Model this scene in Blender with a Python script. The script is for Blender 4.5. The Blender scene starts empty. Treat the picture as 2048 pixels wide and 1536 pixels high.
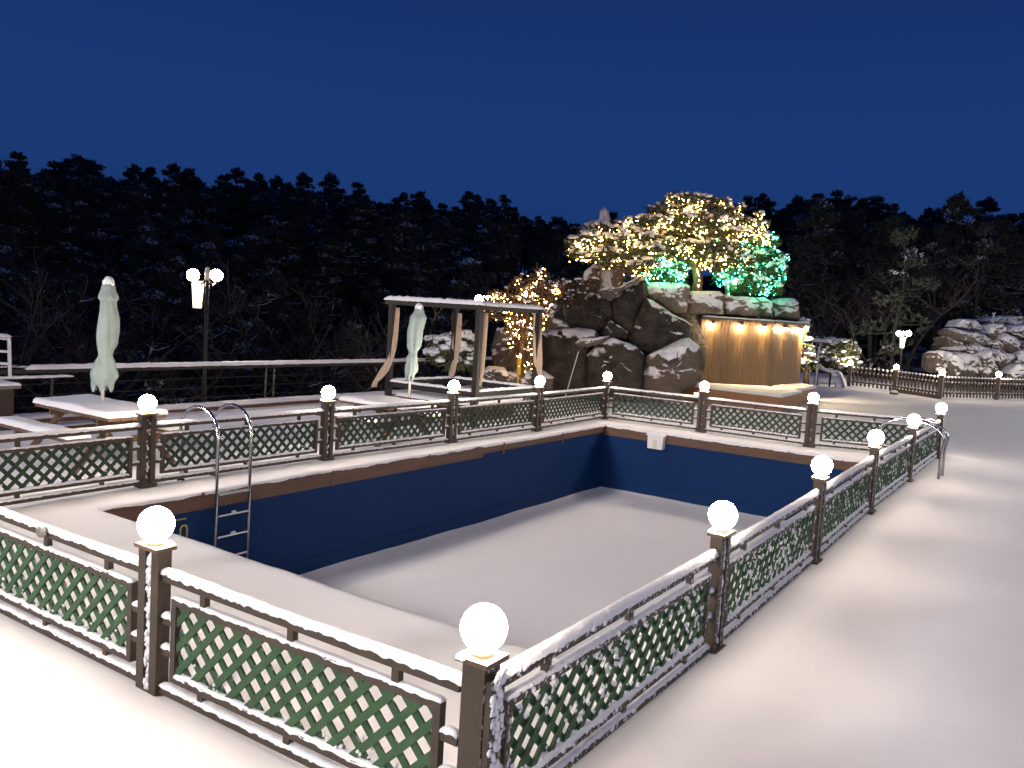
import bpy, math, random
from mathutils import Vector, Matrix, noise, Euler
R = math.radians
SC = bpy.context.scene
COL = SC.collection
V = Vector
random.seed(7)

# ------------------------------------------------------------------ camera
F_PX = 1676.138
PITCH, YAW, ROLL = 0.08507463, -0.58736762, 0.06150706
CAM = V((1.95155644, -2.81913761, 2.32440404))
cp, sp, cy_, sy_ = math.cos(PITCH), math.sin(PITCH), math.cos(YAW), math.sin(YAW)
FWD = V((sy_ * cp, cy_ * cp, -sp))
_r = V((cy_, -sy_, 0)); _u = _r.cross(FWD)
RT = _r * math.cos(ROLL) + _u * math.sin(ROLL)
UP = -_r * math.sin(ROLL) + _u * math.cos(ROLL)

def P(u, v, d):
    """world point seen at photo pixel (u, v) at forward distance d"""
    return CAM + FWD * d + RT * ((u - 1024) / F_PX * d) - UP * ((v - 768) / F_PX * d)
def G(u, v, z=0.0):
    """world point seen at photo pixel (u, v) at height z"""
    d = FWD * F_PX + RT * (u - 1024) - UP * (v - 768)
    return CAM + d * ((z - CAM.z) / d.z)
def on_wall(u, v, a, b):
    """world point seen at pixel on the vertical plane through a, b"""
    d = FWD * F_PX + RT * (u - 1024) - UP * (v - 768)
    n = V((b.y - a.y, a.x - b.x, 0))
    return CAM + d * ((a - CAM).dot(n) / d.dot(n))

cam = bpy.data.cameras.new("camera")
camo = bpy.data.objects.new("camera", cam); COL.objects.link(camo)
m = Matrix((RT, UP, -FWD)).transposed().to_4x4(); m.translation = CAM
camo.matrix_world = m
cam.sensor_width = 36; cam.lens = F_PX / 2048 * 36
cam.clip_start = 0.05; cam.clip_end = 3000
SC.camera = camo

# ------------------------------------------------------------------ render settings
SC.view_settings.view_transform = 'Standard'; SC.view_settings.look = 'None'
SC.view_settings.exposure = 0; SC.view_settings.gamma = 1
SC.render.engine = 'CYCLES'
SC.cycles.use_denoising = True
try:
    SC.cycles.denoiser = 'OPENIMAGEDENOISE'
except Exception: pass
SC.cycles.use_light_tree = True
SC.cycles.max_bounces = 5; SC.cycles.diffuse_bounces = 3; SC.cycles.glossy_bounces = 2
SC.cycles.transmission_bounces = 2; SC.cycles.transparent_max_bounces = 4
SC.cycles.caustics_reflective = False; SC.cycles.caustics_refractive = False
SC.cycles.sample_clamp_indirect = 4.0

# ------------------------------------------------------------------ world: dusk sky
W = bpy.data.worlds.new("World"); SC.world = W; W.use_nodes = True
nt = W.node_tree; N = nt.nodes; L = nt.links
bg = N['Background']
sky = N.new('ShaderNodeTexSky'); sky.sky_type = 'NISHITA'; sky.sun_disc = False
sky.sun_elevation = R(-4.0); sky.sun_rotation = R(200); sky.altitude = 100
sky.air_density = 1.0; sky.dust_density = 0.3; sky.ozone_density = 4.0
mx = N.new('ShaderNodeMix'); mx.data_type = 'RGBA'; mx.blend_type = 'MIX'
mx.inputs[0].default_value = 0.86
tc = N.new('ShaderNodeTexCoord'); sx = N.new('ShaderNodeSeparateXYZ'); L.new(tc.outputs['Generated'], sx.inputs[0])
rp = N.new('ShaderNodeValToRGB'); L.new(sx.outputs['Z'], rp.inputs[0])
e = rp.color_ramp.elements
e[0].position = 0.0; e[0].color = (0.0125, 0.0450, 0.176, 1)
e[1].position = 0.50; e[1].color = (0.0060, 0.0225, 0.104, 1)
x = rp.color_ramp.elements.new(0.22); x.color = (0.0115, 0.0460, 0.202, 1)
L.new(sky.outputs[0], mx.inputs[6]); L.new(rp.outputs[0], mx.inputs[7]); L.new(mx.outputs[2], bg.inputs[0])
bg.inputs[1].default_value = 1.0

# ------------------------------------------------------------------ materials
MATS = {}
def mat(name, col, rough=0.6, metal=0.0, col2=None, nscale=6.0, bump=0.0, bscale=30.0, bdist=.03, snow=None, stretch=None,
        emit=None, estr=0.0, obj_coords=True, detail=5.0, spec=None, plank=None, trans=0.0):
    """snow=(dir, threshold, noise amount, noise scale): white settles where the face looks along dir"""
    if name in MATS: return MATS[name]
    M = bpy.data.materials.new(name); M.use_nodes = True
    t = M.node_tree; n = t.nodes; l = t.links
    b = n['Principled BSDF']
    b.inputs['Roughness'].default_value = rough; b.inputs['Metallic'].default_value = metal
    if spec is not None: b.inputs['Specular IOR Level'].default_value = spec
    tcn = n.new('ShaderNodeTexCoord'); src = tcn.outputs['Object']
    if not obj_coords:
        g = n.new('ShaderNodeNewGeometry'); src = g.outputs['Position']
    if stretch:
        mp = n.new('ShaderNodeMapping'); mp.inputs['Scale'].default_value = stretch
        l.new(src, mp.inputs[0]); src = mp.outputs[0]
    colsock = None
    if col2 is not None:
        nz = n.new('ShaderNodeTexNoise'); nz.inputs['Scale'].default_value = nscale; nz.inputs['Detail'].default_value = detail
        nz.inputs['Roughness'].default_value = 0.65
        l.new(src, nz.inputs['Vector'])
        rr = n.new('ShaderNodeValToRGB'); rr.color_ramp.elements[0].position = 0.33; rr.color_ramp.elements[1].position = 0.68
        rr.color_ramp.elements[0].color = (*col, 1); rr.color_ramp.elements[1].color = (*col2, 1)
        l.new(nz.outputs['Fac'], rr.inputs[0]); colsock = rr.outputs[0]
    if plank:   # grooves between boards: (axis index, boards per metre)
        ax, per = plank
        sxx = n.new('ShaderNodeSeparateXYZ'); l.new(tcn.outputs['Object'], sxx.inputs[0])
        mm = n.new('ShaderNodeMath'); mm.operation = 'MULTIPLY'; mm.inputs[1].default_value = per; l.new(sxx.outputs[ax], mm.inputs[0])
        fl = n.new('ShaderNodeMath'); fl.operation = 'FLOOR'; l.new(mm.outputs[0], fl.inputs[0])
        wn = n.new('ShaderNodeTexWhiteNoise'); wn.noise_dimensions = '1D'; l.new(fl.outputs[0], wn.inputs['W'])
        fr = n.new('ShaderNodeMath'); fr.operation = 'FRACT'; l.new(mm.outputs[0], fr.inputs[0])
        lt = n.new('ShaderNodeMath'); lt.operation = 'GREATER_THAN'; lt.inputs[1].default_value = 0.07; l.new(fr.outputs[0], lt.inputs[0])
        mr = n.new('ShaderNodeMapRange'); mr.inputs[3].default_value = 0.72; mr.inputs[4].default_value = 1.15; l.new(wn.outputs[0], mr.inputs[0])
        ml = n.new('ShaderNodeMath'); ml.operation = 'MULTIPLY'; l.new(mr.outputs[0], ml.inputs[0])
        mr2 = n.new('ShaderNodeMapRange'); mr2.inputs[3].default_value = 0.35; mr2.inputs[4].default_value = 1.0; l.new(lt.outputs[0], mr2.inputs[0])
        l.new(mr2.outputs[0], ml.inputs[1])
        vm = n.new('ShaderNodeMix'); vm.data_type = 'RGBA'; vm.blend_type = 'MULTIPLY'; vm.inputs[0].default_value = 1
        if colsock: l.new(colsock, vm.inputs[6])
        else: vm.inputs[6].default_value = (*col, 1)
        l.new(ml.outputs[0], vm.inputs[7]); colsock = vm.outputs[2]
    if snow:
        d, th, amt, ns = snow
        d = V(d).normalized()
        g = n.new('ShaderNodeNewGeometry')
        dt = n.new('ShaderNodeVectorMath'); dt.operation = 'DOT_PRODUCT'; dt.inputs[1].default_value = d; l.new(g.outputs['Normal'], dt.inputs[0])
        nz = n.new('ShaderNodeTexNoise'); nz.inputs['Scale'].default_value = ns; nz.inputs['Detail'].default_value = 4
        l.new(g.outputs['Position'], nz.inputs['Vector'])
        ma = n.new('ShaderNodeMath'); ma.operation = 'MULTIPLY_ADD'; ma.inputs[1].default_value = amt * 2; l.new(nz.outputs['Fac'], ma.inputs[0]); l.new(dt.outputs['Value'], ma.inputs[2])
        mr = n.new('ShaderNodeMapRange'); mr.inputs[1].default_value = th + amt - .06; mr.inputs[2].default_value = th + amt + .06; l.new(ma.outputs[0], mr.inputs[0])
        sm = n.new('ShaderNodeMix'); sm.data_type = 'RGBA'; l.new(mr.outputs[0], sm.inputs[0])
        if colsock: l.new(colsock, sm.inputs[6])
        else: sm.inputs[6].default_value = (*col, 1)
        sm.inputs[7].default_value = (.80, .81, .84, 1); colsock = sm.outputs[2]
        rm = n.new('ShaderNodeMapRange'); rm.inputs[3].default_value = rough; rm.inputs[4].default_value = .85; l.new(mr.outputs[0], rm.inputs[0]); l.new(rm.outputs[0], b.inputs['Roughness'])
    if colsock: l.new(colsock, b.inputs['Base Color'])
    else: b.inputs['Base Color'].default_value = (*col, 1)
    if bump:
        nb = n.new('ShaderNodeTexNoise'); nb.inputs['Scale'].default_value = bscale; nb.inputs['Detail'].default_value = 6; l.new(src, nb.inputs['Vector'])
        bp = n.new('ShaderNodeBump'); bp.inputs['Strength'].default_value = bump; bp.inputs['Distance'].default_value = bdist
        l.new(nb.outputs['Fac'], bp.inputs['Height']); l.new(bp.outputs[0], b.inputs['Normal'])
    if emit:
        b.inputs['Emission Color'].default_value = (*emit, 1); b.inputs['Emission Strength'].default_value = estr
    if trans: b.inputs['Transmission Weight'].default_value = trans
    MATS[name] = M
    return M

WIND = (0.95, -0.1, 0.45)      # snow was blown on from the +X side
M_SNOW = mat('snow', (.80, .81, .84), .8, col2=(.84, .845, .86), nscale=3, bump=.35, bscale=26, obj_coords=False, spec=.2)
M_SNOWG = mat('ground snow', (.80, .81, .84), .85, col2=(.84, .845, .86), nscale=1.2, bump=.09, bscale=14, obj_coords=False, spec=.2)
M_BROWN = mat('brown painted metal', (.034, .023, .014), .55, col2=(.052, .035, .021), nscale=9, snow=(WIND, 1.0, .45, 34), bump=.08, bscale=60)
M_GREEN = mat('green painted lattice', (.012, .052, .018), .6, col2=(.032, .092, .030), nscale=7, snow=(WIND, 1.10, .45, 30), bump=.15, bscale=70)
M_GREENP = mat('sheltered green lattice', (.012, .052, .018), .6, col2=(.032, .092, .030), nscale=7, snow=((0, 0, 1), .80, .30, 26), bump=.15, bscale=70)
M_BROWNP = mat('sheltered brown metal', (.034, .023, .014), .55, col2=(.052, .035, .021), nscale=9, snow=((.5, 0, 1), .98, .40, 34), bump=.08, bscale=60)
M_GREEND = mat('shaded dark green lattice', (.008, .027, .014), .65, col2=(.017, .044, .021), nscale=7, snow=((.45, 0, 1), .86, .42, 30), bump=.15, bscale=70)  # darker copy for left and far panels, their shade put into the colour
M_CAP = mat('post cap', (.07, .047, .028), .5)
GLOBE_E = 210.0; FILL_FLOOD = 10800
M_GLOBE = mat('lit globe', (1, .95, .85), .3, emit=(1.0, .81, .64), estr=GLOBE_E)
M_GLOBE2 = mat('lit street globe', (1, .95, .85), .3, emit=(1.0, .82, .64), estr=210)
M_BULB = mat('warm bulb', (1, .9, .7), .3, emit=(1.0, .56, .16), estr=80)
M_BULBG = mat('green bulb', (.2, 1, .6), .3, emit=(.04, 1.0, .40), estr=110)
M_CABLE = mat('bulb cable', (.012, .03, .014), .6)
M_BLUE = mat('blue pool liner', (.0036, .024, .098), .6, col2=(.0044, .028, .112), nscale=1.5, bump=.04, bscale=5, spec=.12)
M_BLUE2 = mat('blue pool liner skirting', (.0046, .028, .105), .55, spec=.12)
M_FASCIA = mat('brown pool edge board', (.085, .042, .026), .6, col2=(.13, .068, .042), nscale=3, stretch=(1, .3, 4), bump=.2, bscale=20)
M_STEEL = mat('stainless tube', (.62, .62, .62), .16, metal=1.0)
M_WOOD = mat('tan board cladding', (.092, .056, .024), .55, col2=(.155, .096, .042), nscale=3, stretch=(6, 6, .25), bump=.15, bscale=8)
M_DECKW = mat('brown deck boards', (.23, .115, .05), .6, col2=(.32, .17, .075), nscale=3, stretch=(6, 6, .4), bump=.2, bscale=8)
M_TABLE = mat('dark picnic timber', (.10, .058, .034), .65, col2=(.15, .09, .055), nscale=4, stretch=(.5, 4, 4), snow=((0, 0, 1), .9, .1, 20))
M_DARK = mat('dark frame', (.011, .009, .008), .7)
M_CURT = mat('beige curtain', (.42, .32, .235), .9, col2=(.50, .39, .29), nscale=8, bump=.2, bscale=30)
M_UMB = mat('mint parasol cloth', (.27, .345, .325), .85, col2=(.33, .41, .385), nscale=5, snow=((.3, -.1, 1), 1.0, .55, 9), bump=.12, bscale=20)
M_POLEW = mat('pale pole', (.62, .60, .54), .4)
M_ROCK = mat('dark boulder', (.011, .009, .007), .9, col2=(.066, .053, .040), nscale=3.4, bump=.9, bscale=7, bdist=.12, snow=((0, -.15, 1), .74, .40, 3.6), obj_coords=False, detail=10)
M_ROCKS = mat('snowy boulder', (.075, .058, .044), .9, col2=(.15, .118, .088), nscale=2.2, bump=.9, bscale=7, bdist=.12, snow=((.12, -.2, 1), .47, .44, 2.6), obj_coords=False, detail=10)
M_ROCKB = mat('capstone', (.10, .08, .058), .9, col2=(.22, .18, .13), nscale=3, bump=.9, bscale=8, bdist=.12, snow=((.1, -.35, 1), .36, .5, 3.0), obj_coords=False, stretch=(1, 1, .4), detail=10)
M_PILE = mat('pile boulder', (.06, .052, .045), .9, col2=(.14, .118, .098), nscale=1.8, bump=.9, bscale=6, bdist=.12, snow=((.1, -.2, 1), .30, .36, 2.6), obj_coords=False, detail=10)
M_BARK = mat('pine bark', (.075, .045, .028), .9, col2=(.16, .10, .06), nscale=10, stretch=(2, 2, .6), bump=.7, bscale=20, snow=((.1, 0, 1), .72, .2, 9), obj_coords=False)
M_NEED = mat('pine needles', (.045, .060, .022), .8, col2=(.085, .095, .035), nscale=5, obj_coords=False)
M_NEED2 = mat('far pine needles', (.050, .060, .048), .9, col2=(.090, .098, .074), nscale=.4, obj_coords=False)
M_FSNOW = mat('snow on far needles', (.66, .67, .70), .9, col2=(.8, .81, .83), nscale=.5, obj_coords=False)
M_BARK2 = mat('bare twigs', (.045, .037, .031), .9, col2=(.08, .067, .058), nscale=2, snow=((0, 0, 1), .85, .5, 1.5), obj_coords=False)
M_TWIG = mat('reddish twigs', (.07, .042, .026), .9, snow=((0, 0, 1), .95, .3, 5), obj_coords=False)
M_HILL = mat('leaf litter hillside', (.016, .013, .010), .95, col2=(.035, .030, .026), nscale=.25, snow=((0, 0, 1), 1.12, .5, .35), obj_coords=False)
M_WHITE = mat('white plastic', (.72, .72, .70), .5)
M_PICK = mat('weathered picket', (.075, .050, .034), .7, col2=(.11, .075, .05), nscale=4, snow=(WIND, .95, .4, 14), obj_coords=False)
M_BRICK = mat('dark brick', (.05, .035, .028), .9, col2=(.075, .05, .04), nscale=8, bump=.3, bscale=12)
M_YEL = mat('yellow board', (.60, .36, .02), .6)
M_MARK = mat('yellow paint', (.42, .33, .03), .7)
M_SHADE = mat('lit banner lantern', (.9, .78, .6), .6, emit=(1, .84, .62), estr=2.6)
M_ROPE = mat('pale rod', (.5, .48, .44), .6)
M_GREY = mat('grey plastic', (.16, .15, .14), .5, snow=((0, 0, 1), .7, .2, 30))
M_STONE = mat('snow plastered stone', (.09, .07, .05), .9, col2=(.18, .15, .11), nscale=3, bump=.8, bscale=8, snow=((.5, -.5, .7), .15, .3, 2.5), obj_coords=False)
M_KERB = mat('orange brown kerb', (.16, .075, .036), .7, col2=(.2, .095, .05), nscale=3)

# ------------------------------------------------------------------ mesh builder
def nz(p, s=1.0): return noise.noise(V(p) * s)
class MB:
    def __init__(s): s.v = []; s.f = []; s.m = []
    def add(s, vs, fs, mi=0):
        o = len(s.v); s.v += [tuple(q) for q in vs]
        for f in fs: s.f.append(tuple(i + o for i in f)); s.m.append(mi)
    def box(s, c, size, ax=None, mi=0):
        """c centre, size full sizes, ax = (xdir, ydir, zdir)"""
        if ax is None: ax = (V((1, 0, 0)), V((0, 1, 0)), V((0, 0, 1)))
        c = V(c); vs = []
        for k in (-.5, .5):
            for j in (-.5, .5):
                for i in (-.5, .5):
                    vs.append(c + ax[0] * (i * size[0]) + ax[1] * (j * size[1]) + ax[2] * (k * size[2]))
        s.add(vs, [(0, 2, 3, 1), (4, 5, 7, 6), (0, 1, 5, 4), (2, 6, 7, 3), (0, 4, 6, 2), (1, 3, 7, 5)], mi)
    def bar(s, a, b, w, h, mi=0, up=None):
        a, b = V(a), V(b); d = (b - a); ln = d.length; d.normalize()
        up = V(up) if up is not None else V((0, 0, 1))
        if abs(d.dot(up)) > .99: up = V((0, 1, 0))
        sd = d.cross(up).normalized(); u2 = sd.cross(d)
        s.box((a + b) / 2, (ln, w, h), (d, sd, u2), mi)
    def tube(s, pts, rad, n=8, mi=0, cap=True):
        pts = [V(q) for q in pts]; rs = rad if isinstance(rad, (list, tuple)) else [rad] * len(pts)
        o = len(s.v); prev = None
        for i, q in enumerate(pts):
            d = (pts[min(i + 1, len(pts) - 1)] - pts[max(i - 1, 0)])
            if d.length < 1e-9: d = V((0, 0, 1))
            d.normalize()
            if prev is None:
                a = V((0, 0, 1)) if abs(d.z) < .9 else V((1, 0, 0))
                x = d.cross(a).normalized()
            else:
                x = (prev - d * prev.dot(d))
                if x.length < 1e-6: x = d.orthogonal()
                x.normalize()
            prev = x; y = d.cross(x)
            for k in range(n):
                t = 2 * math.pi * k / n
                s.v.append(tuple(q + (x * math.cos(t) + y * math.sin(t)) * rs[i]))
        for i in range(len(pts) - 1):
            for k in range(n):
                a = o + i * n + k; b = o + i * n + (k + 1) % n
                s.f.append((a, b, b + n, a + n)); s.m.append(mi)
        if cap:
            s.f.append(tuple(o + k for k in range(n))[::-1]); s.m.append(mi)
            e_ = o + (len(pts) - 1) * n
            s.f.append(tuple(e_ + k for k in range(n))); s.m.append(mi)
    def lathe(s, c, prof, n=20, mi=0):
        """prof: list of (radius, z) up the axis at c"""
        c = V(c); o = len(s.v)
        for r_, z in prof:
            for k in range(n):
                t = 2 * math.pi * k / n
                s.v.append((c.x + r_ * math.cos(t), c.y + r_ * math.sin(t), c.z + z))
        for i in range(len(prof) - 1):
            for k in range(n):
                a = o + i * n + k; b = o + i * n + (k + 1) % n
                s.f.append((a, b, b + n, a + n)); s.m.append(mi)
        s.f.append(tuple(o + k for k in range(n))[::-1]); s.m.append(mi)
        e_ = o + (len(prof) - 1) * n
        s.f.append(tuple(e_ + k for k in range(n))); s.m.append(mi)
    def sphere(s, c, r_, n=14, rings=9, mi=0, sq=(1, 1, 1), jit=0.0):
        c = V(c); o = len(s.v)
        rr = [(math.sin(math.pi * i / rings), -math.cos(math.pi * i / rings)) for i in range(rings + 1)]
        s.v.append(tuple(c + V((0, 0, -r_ * sq[2]))))
        for i in range(1, rings):
            for k in range(n):
                t = 2 * math.pi * k / n
                j = 1 + (random.uniform(-jit, jit) if jit else 0)
                s.v.append((c.x + r_ * sq[0] * rr[i][0] * math.cos(t) * j, c.y + r_ * sq[1] * rr[i][0] * math.sin(t) * j, c.z + r_ * sq[2] * rr[i][1] * j))
        s.v.append(tuple(c + V((0, 0, r_ * sq[2]))))
        top = len(s.v) - 1
        for k in range(n):
            s.f.append((o, o + 1 + (k + 1) % n, o + 1 + k)); s.m.append(mi)
            for i in range(rings - 2):
                a = o + 1 + i * n + k; b = o + 1 + i * n + (k + 1) % n
                s.f.append((a, b, b + n, a + n)); s.m.append(mi)
            a = o + 1 + (rings - 2) * n
            s.f.append((a + k, a + (k + 1) % n, top)); s.m.append(mi)
    def octa(s, c, r_, mi=0):
        c = V(c)
        s.add([c + V(q) * r_ for q in ((1, 0, 0), (-1, 0, 0), (0, 1, 0), (0, -1, 0), (0, 0, 1), (0, 0, -1))],
              [(0, 2, 4), (2, 1, 4), (1, 3, 4), (3, 0, 4), (2, 0, 5), (1, 2, 5), (3, 1, 5), (0, 3, 5)], mi)
    def ridge(s, a, b, w, h, step=.025, rough=.35, mi=0, seed=0.0, end=True):
        """lumpy ridge of settled snow along the top of a bar from a to b"""
        a, b = V(a), V(b); d = b - a; ln = d.length; d.normalize()
        sd = d.cross(V((0, 0, 1))).normalized(); up = sd.cross(d)
        n = max(4, int(ln / step)); K = 7; o = len(s.v)
        for i in range(n + 1):
            t = i / n; c = a + d * (ln * t)
            e_ = min(1, min(t, 1 - t) * ln / (h * 1.2) + .12) if end else 1
            hh = h * math.sqrt(e_) * (1 + rough * nz((t * ln * 9 + seed * 7.1, seed, 1)) + rough * .5 * nz((t * ln * 34, seed, 3)))
            for k in range(K):
                an = math.pi * k / (K - 1)
                ww = w * .5 * (1 + rough * .45 * nz((t * ln * 14, seed + 3 * (k > 3), 5)) + rough * .3 * nz((t * ln * 50, seed + k, 8)))
                s.v.append(tuple(c + sd * (-math.cos(an) * ww) + up * (math.sin(an) ** .7 * hh - (.007 * (1 + 1.6 * nz((t * ln * 22, k, seed)) + nz((t * ln * 60, k, seed))) if k in (0, K - 1) else 0))))
        for i in range(n):
            for k in range(K - 1):
                q = o + i * K + k; s.f.append((q, q + 1, q + K + 1, q + K)); s.m.append(mi)
        s.f.append(tuple(o + k for k in range(K))[::-1]); s.m.append(mi)
        s.f.append(tuple(o + n * K + k for k in range(K))); s.m.append(mi)
    def slab(s, corners, h, nx=24, ny=10, rough=.25, mi=0, seed=0.0, edge=.05):
        """pillow of snow over the quad corners (a, b, c, d counter-clockwise seen from above)"""
        a, b, c, d = [V(q) for q in corners]; o = len(s.v)
        lx = (b - a).length; ly = (d - a).length
        for j in range(ny + 1):
            for i in range(nx + 1):
                u, v = i / nx, j / ny
                # cluster samples near the edges
                uu = .5 - .5 * math.cos(math.pi * u) * (.55 + .45 * abs(math.cos(math.pi * u))); vv = .5 - .5 * math.cos(math.pi * v) * (.55 + .45 * abs(math.cos(math.pi * v)))
                p = (a * (1 - uu) + b * uu) * (1 - vv) + (d * (1 - uu) + c * uu) * vv
                e_ = min(uu * lx, (1 - uu) * lx, vv * ly, (1 - vv) * ly)
                k = min(1, e_ / edge); k = math.sqrt(max(0, 1 - (1 - k) ** 2))
                z = h * k * (1 + rough * nz((p.x * 2 + seed, p.y * 2, 1)) + rough * .3 * nz((p.x * 11, p.y * 11, seed)))
                j2 = .02 * (1 - k)
                s.v.append((p.x + j2 * nz((p.x * 15, p.y * 15, 2 + seed)), p.y + j2 * nz((p.x * 15, p.y * 15, 9 + seed)), p.z + z))
        for j in range(ny):
            for i in range(nx):
                q = o + j * (nx + 1) + i
                s.f.append((q, q + 1, q + nx + 2, q + nx + 1)); s.m.append(mi)
    def build(s, name, mats, parent=None, smooth=False, loc=None):
        me = bpy.data.meshes.new(name)
        if loc is not None:
            lo = V(loc); vs = [(q[0] - lo.x, q[1] - lo.y, q[2] - lo.z) for q in s.v]
        else: vs = s.v
        me.from_pydata(vs, [], s.f)
        if not isinstance(mats, (list, tuple)): mats = [mats]
        for q in mats: me.materials.append(q)
        if len(mats) > 1: me.polygons.foreach_set('material_index', s.m)
        if smooth: me.polygons.foreach_set('use_smooth', [True] * len(me.polygons))
        me.update()
        o = bpy.data.objects.new(name, me); COL.objects.link(o)
        if loc is not None: o.location = loc
        if parent is not None: o.parent = parent
        return o

def tag(o, label=None, cat=None, group=None, kind=None):
    if label: o['label'] = label
    if cat: o['category'] = cat
    if group: o['group'] = group
    if kind: o['kind'] = kind
    return o
def thing(name, loc, label, cat, group=None, rz=0.0):
    o = bpy.data.objects.new(name, None); COL.objects.link(o)
    o.location = loc; o.rotation_euler = (0, 0, rz); o.empty_display_size = .2
    return tag(o, label, cat, group)
def build_in(mb, name, mats, root, smooth=False):
    """mesh given in world coordinates, parented to a thing standing unrotated at root.location"""
    return mb.build(name, mats, root, smooth, None) if root is None else _bi(mb, name, mats, root, smooth)
def _bi(mb, name, mats, root, smooth):
    lo = V(root.location)
    mb.v = [(q[0] - lo.x, q[1] - lo.y, q[2] - lo.z) for q in mb.v]
    return mb.build(name, mats, root, smooth)
def copy_tree(o, parent=None):
    c = o.copy(); COL.objects.link(c); c.parent = parent
    for ch in list(o.children): copy_tree(ch, c)
    return c
ZA = V((0, 0, 1))

# ------------------------------------------------------------------ ground, pool, terrain
PX0, PX1, PY0, PY1, PZ = -6.45, -0.55, 2.0, 13.58, -1.42
DX = -12.75
def lin(a, b, st):
    n = max(1, int(round((b - a) / st))); return [a + (b - a) * i / n for i in range(n)]
def gz(x, y):
    z = .018 * nz((x * .5, y * .5, 0)) + .010 * nz((x * 1.7, y * 1.7, 4)) + .004 * nz((x * 5, y * 5, 7))
    # drift banked along the outside of the right-hand fence
    if -1 < y < 16 and x > -.2: z += .05 * math.exp(-((x - .35) / .35) ** 2)
    if y < 0: z += .05 * math.exp(-((y + .25) / .3) ** 2) if x < .2 else 0
    return z
xs = lin(DX, PX0, .3) + lin(PX0, PX1, .15) + lin(PX1, 4, .15) + lin(4, 34, .8) + [34]
ys = lin(-13, -3, .6) + lin(-3, PY0, .15) + lin(PY0, PY1, .2) + lin(PY1, 20, .3) + lin(20, 46, .7) + [46]
g = MB()
idx = {}
for j, y in enumerate(ys):
    for i, x in enumerate(xs):
        idx[i, j] = len(g.v)
        onedge = (abs(x - PX0) < 1e-6 or abs(x - PX1) < 1e-6) and PY0 - 1e-6 <= y <= PY1 + 1e-6 or (abs(y - PY0) < 1e-6 or abs(y - PY1) < 1e-6) and PX0 - 1e-6 <= x <= PX1 + 1e-6
        g.v.append((x, y, gz(x, y) if not onedge else gz(x, y) - .006))
for j in range(len(ys) - 1):
    for i in range(len(xs) - 1):
        xm, ym = (xs[i] + xs[i + 1]) / 2, (ys[j] + ys[j + 1]) / 2
        if PX0 < xm < PX1 and PY0 < ym < PY1: continue
        g.f.append((idx[i, j], idx[i + 1, j], idx[i + 1, j + 1], idx[i, j + 1])); g.m.append(0)
# ragged rounded lip of snow round the pool
loop = []
n1, n2 = 90, 180
for t in range(n1): loop.append((PX0 + (PX1 - PX0) * t / n1, PY0, 0, 1))
for t in range(n2): loop.append((PX1, PY0 + (PY1 - PY0) * t / n2, -1, 0))
for t in range(n1): loop.append((PX1 - (PX1 - PX0) * t / n1, PY1, 0, -1))
for t in range(n2): loop.append((PX0, PY1 - (PY1 - PY0) * t / n2, 1, 0))
o0 = len(g.v); K = 4
for x, y, nx_, ny_ in loop:
    r1 = .012 * nz((x * 3, y * 3, 3)) * .6 + .003 * nz((x * 25, y * 25, 5))
    for k, (off, dz) in enumerate(((-.05, .004), (.012, -.002), (.030, -.022), (.022, -.055))):
        g.v.append((x + nx_ * (off + r1 * k / 2), y + ny_ * (off + r1 * k / 2), gz(x, y) + dz + (r1 if k == 3 else 0)))
for i in range(len(loop)):
    a = o0 + i * K; b = o0 + ((i + 1) % len(loop)) * K
    for k in range(K - 1): g.f.append((a + k, b + k, b + k + 1, a + k + 1)); g.m.append(0)
tag(g.build('snow_ground', M_SNOWG, smooth=True), kind='structure')

# pool shell
b = MB()
for (x0, y0, x1, y1) in ((PX0, PY1, PX0, PY0), (PX0, PY0, PX1, PY0), (PX1, PY0, PX1, PY1), (PX1, PY1, PX0, PY1)):
    d = V((x1 - x0, y1 - y0, 0)); n_ = V((d.y, -d.x, 0)).normalized()
    for k in range(12):
        pass
    a0 = V((x0, y0, 0)); a1 = V((x1, y1, 0))
    b.add([a0 + ZA * -.04, a1 + ZA * -.04, a1 + ZA * (PZ - .1), a0 + ZA * (PZ - .1)], [(0, 1, 2, 3)])
pool = tag(b.build('swimming_pool', M_BLUE), kind='structure')
b = MB()
ins = .035
b.bar((PX0 + .012, PY0, -.125), (PX0 + .012, 9.0, -.125), .024, .20)
b.bar((PX0 + .010, 9.0, -.095), (PX0 + .010, PY1, -.095), .020, .14)
b.bar((PX0, PY1 - .012, -.125), (PX1, PY1 - .012, -.125), .024, .20)
b.bar((PX1 - .012, PY1, -.125), (PX1 - .012, PY0, -.125), .024, .20)
b.bar((PX0, PY0 + .012, -.125), (PX1, PY0 + .012, -.125), .024, .20)
for k in range(6):
    yy = 3.3 + k * 2.1
    b.bar((PX0 + .026, yy, -.125), (PX0 + .026, yy + .05, -.125), .006, .21)
    b.bar((PX0 + 1 + k, PY1 - .026, -.125), (PX0 + 1.03 + k, PY1 - .026, -.125), .006, .21)
tag(b.build('pool_edge_board', M_FASCIA), kind='structure')
b = MB()
b.bar((PX0 + .006, PY0, PZ + .08), (PX0 + .006, PY1, PZ + .08), .012, .30)
b.bar((PX0, PY1 - .006, PZ + .08), (PX1, PY1 - .006, PZ + .08), .012, .30)
tag(b.build('pool_skirting', M_BLUE2), kind='structure')
b = MB()
nx_, ny_ = 48, 90
for j in range(ny_ + 1):
    for i in range(nx_ + 1):
        x = PX0 + (PX1 - PX0) * i / nx_; y = PY0 + (PY1 - PY0) * j / ny_
        ed = min(x - PX0, PX1 - x, y - PY0, PY1 - y)
        b.v.append((x, y, PZ + .02 * nz((x * .6, y * .6, 2)) + .008 * nz((x * 2.5, y * 2.5, 8)) + .04 * math.exp(-ed / .12)))
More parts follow.
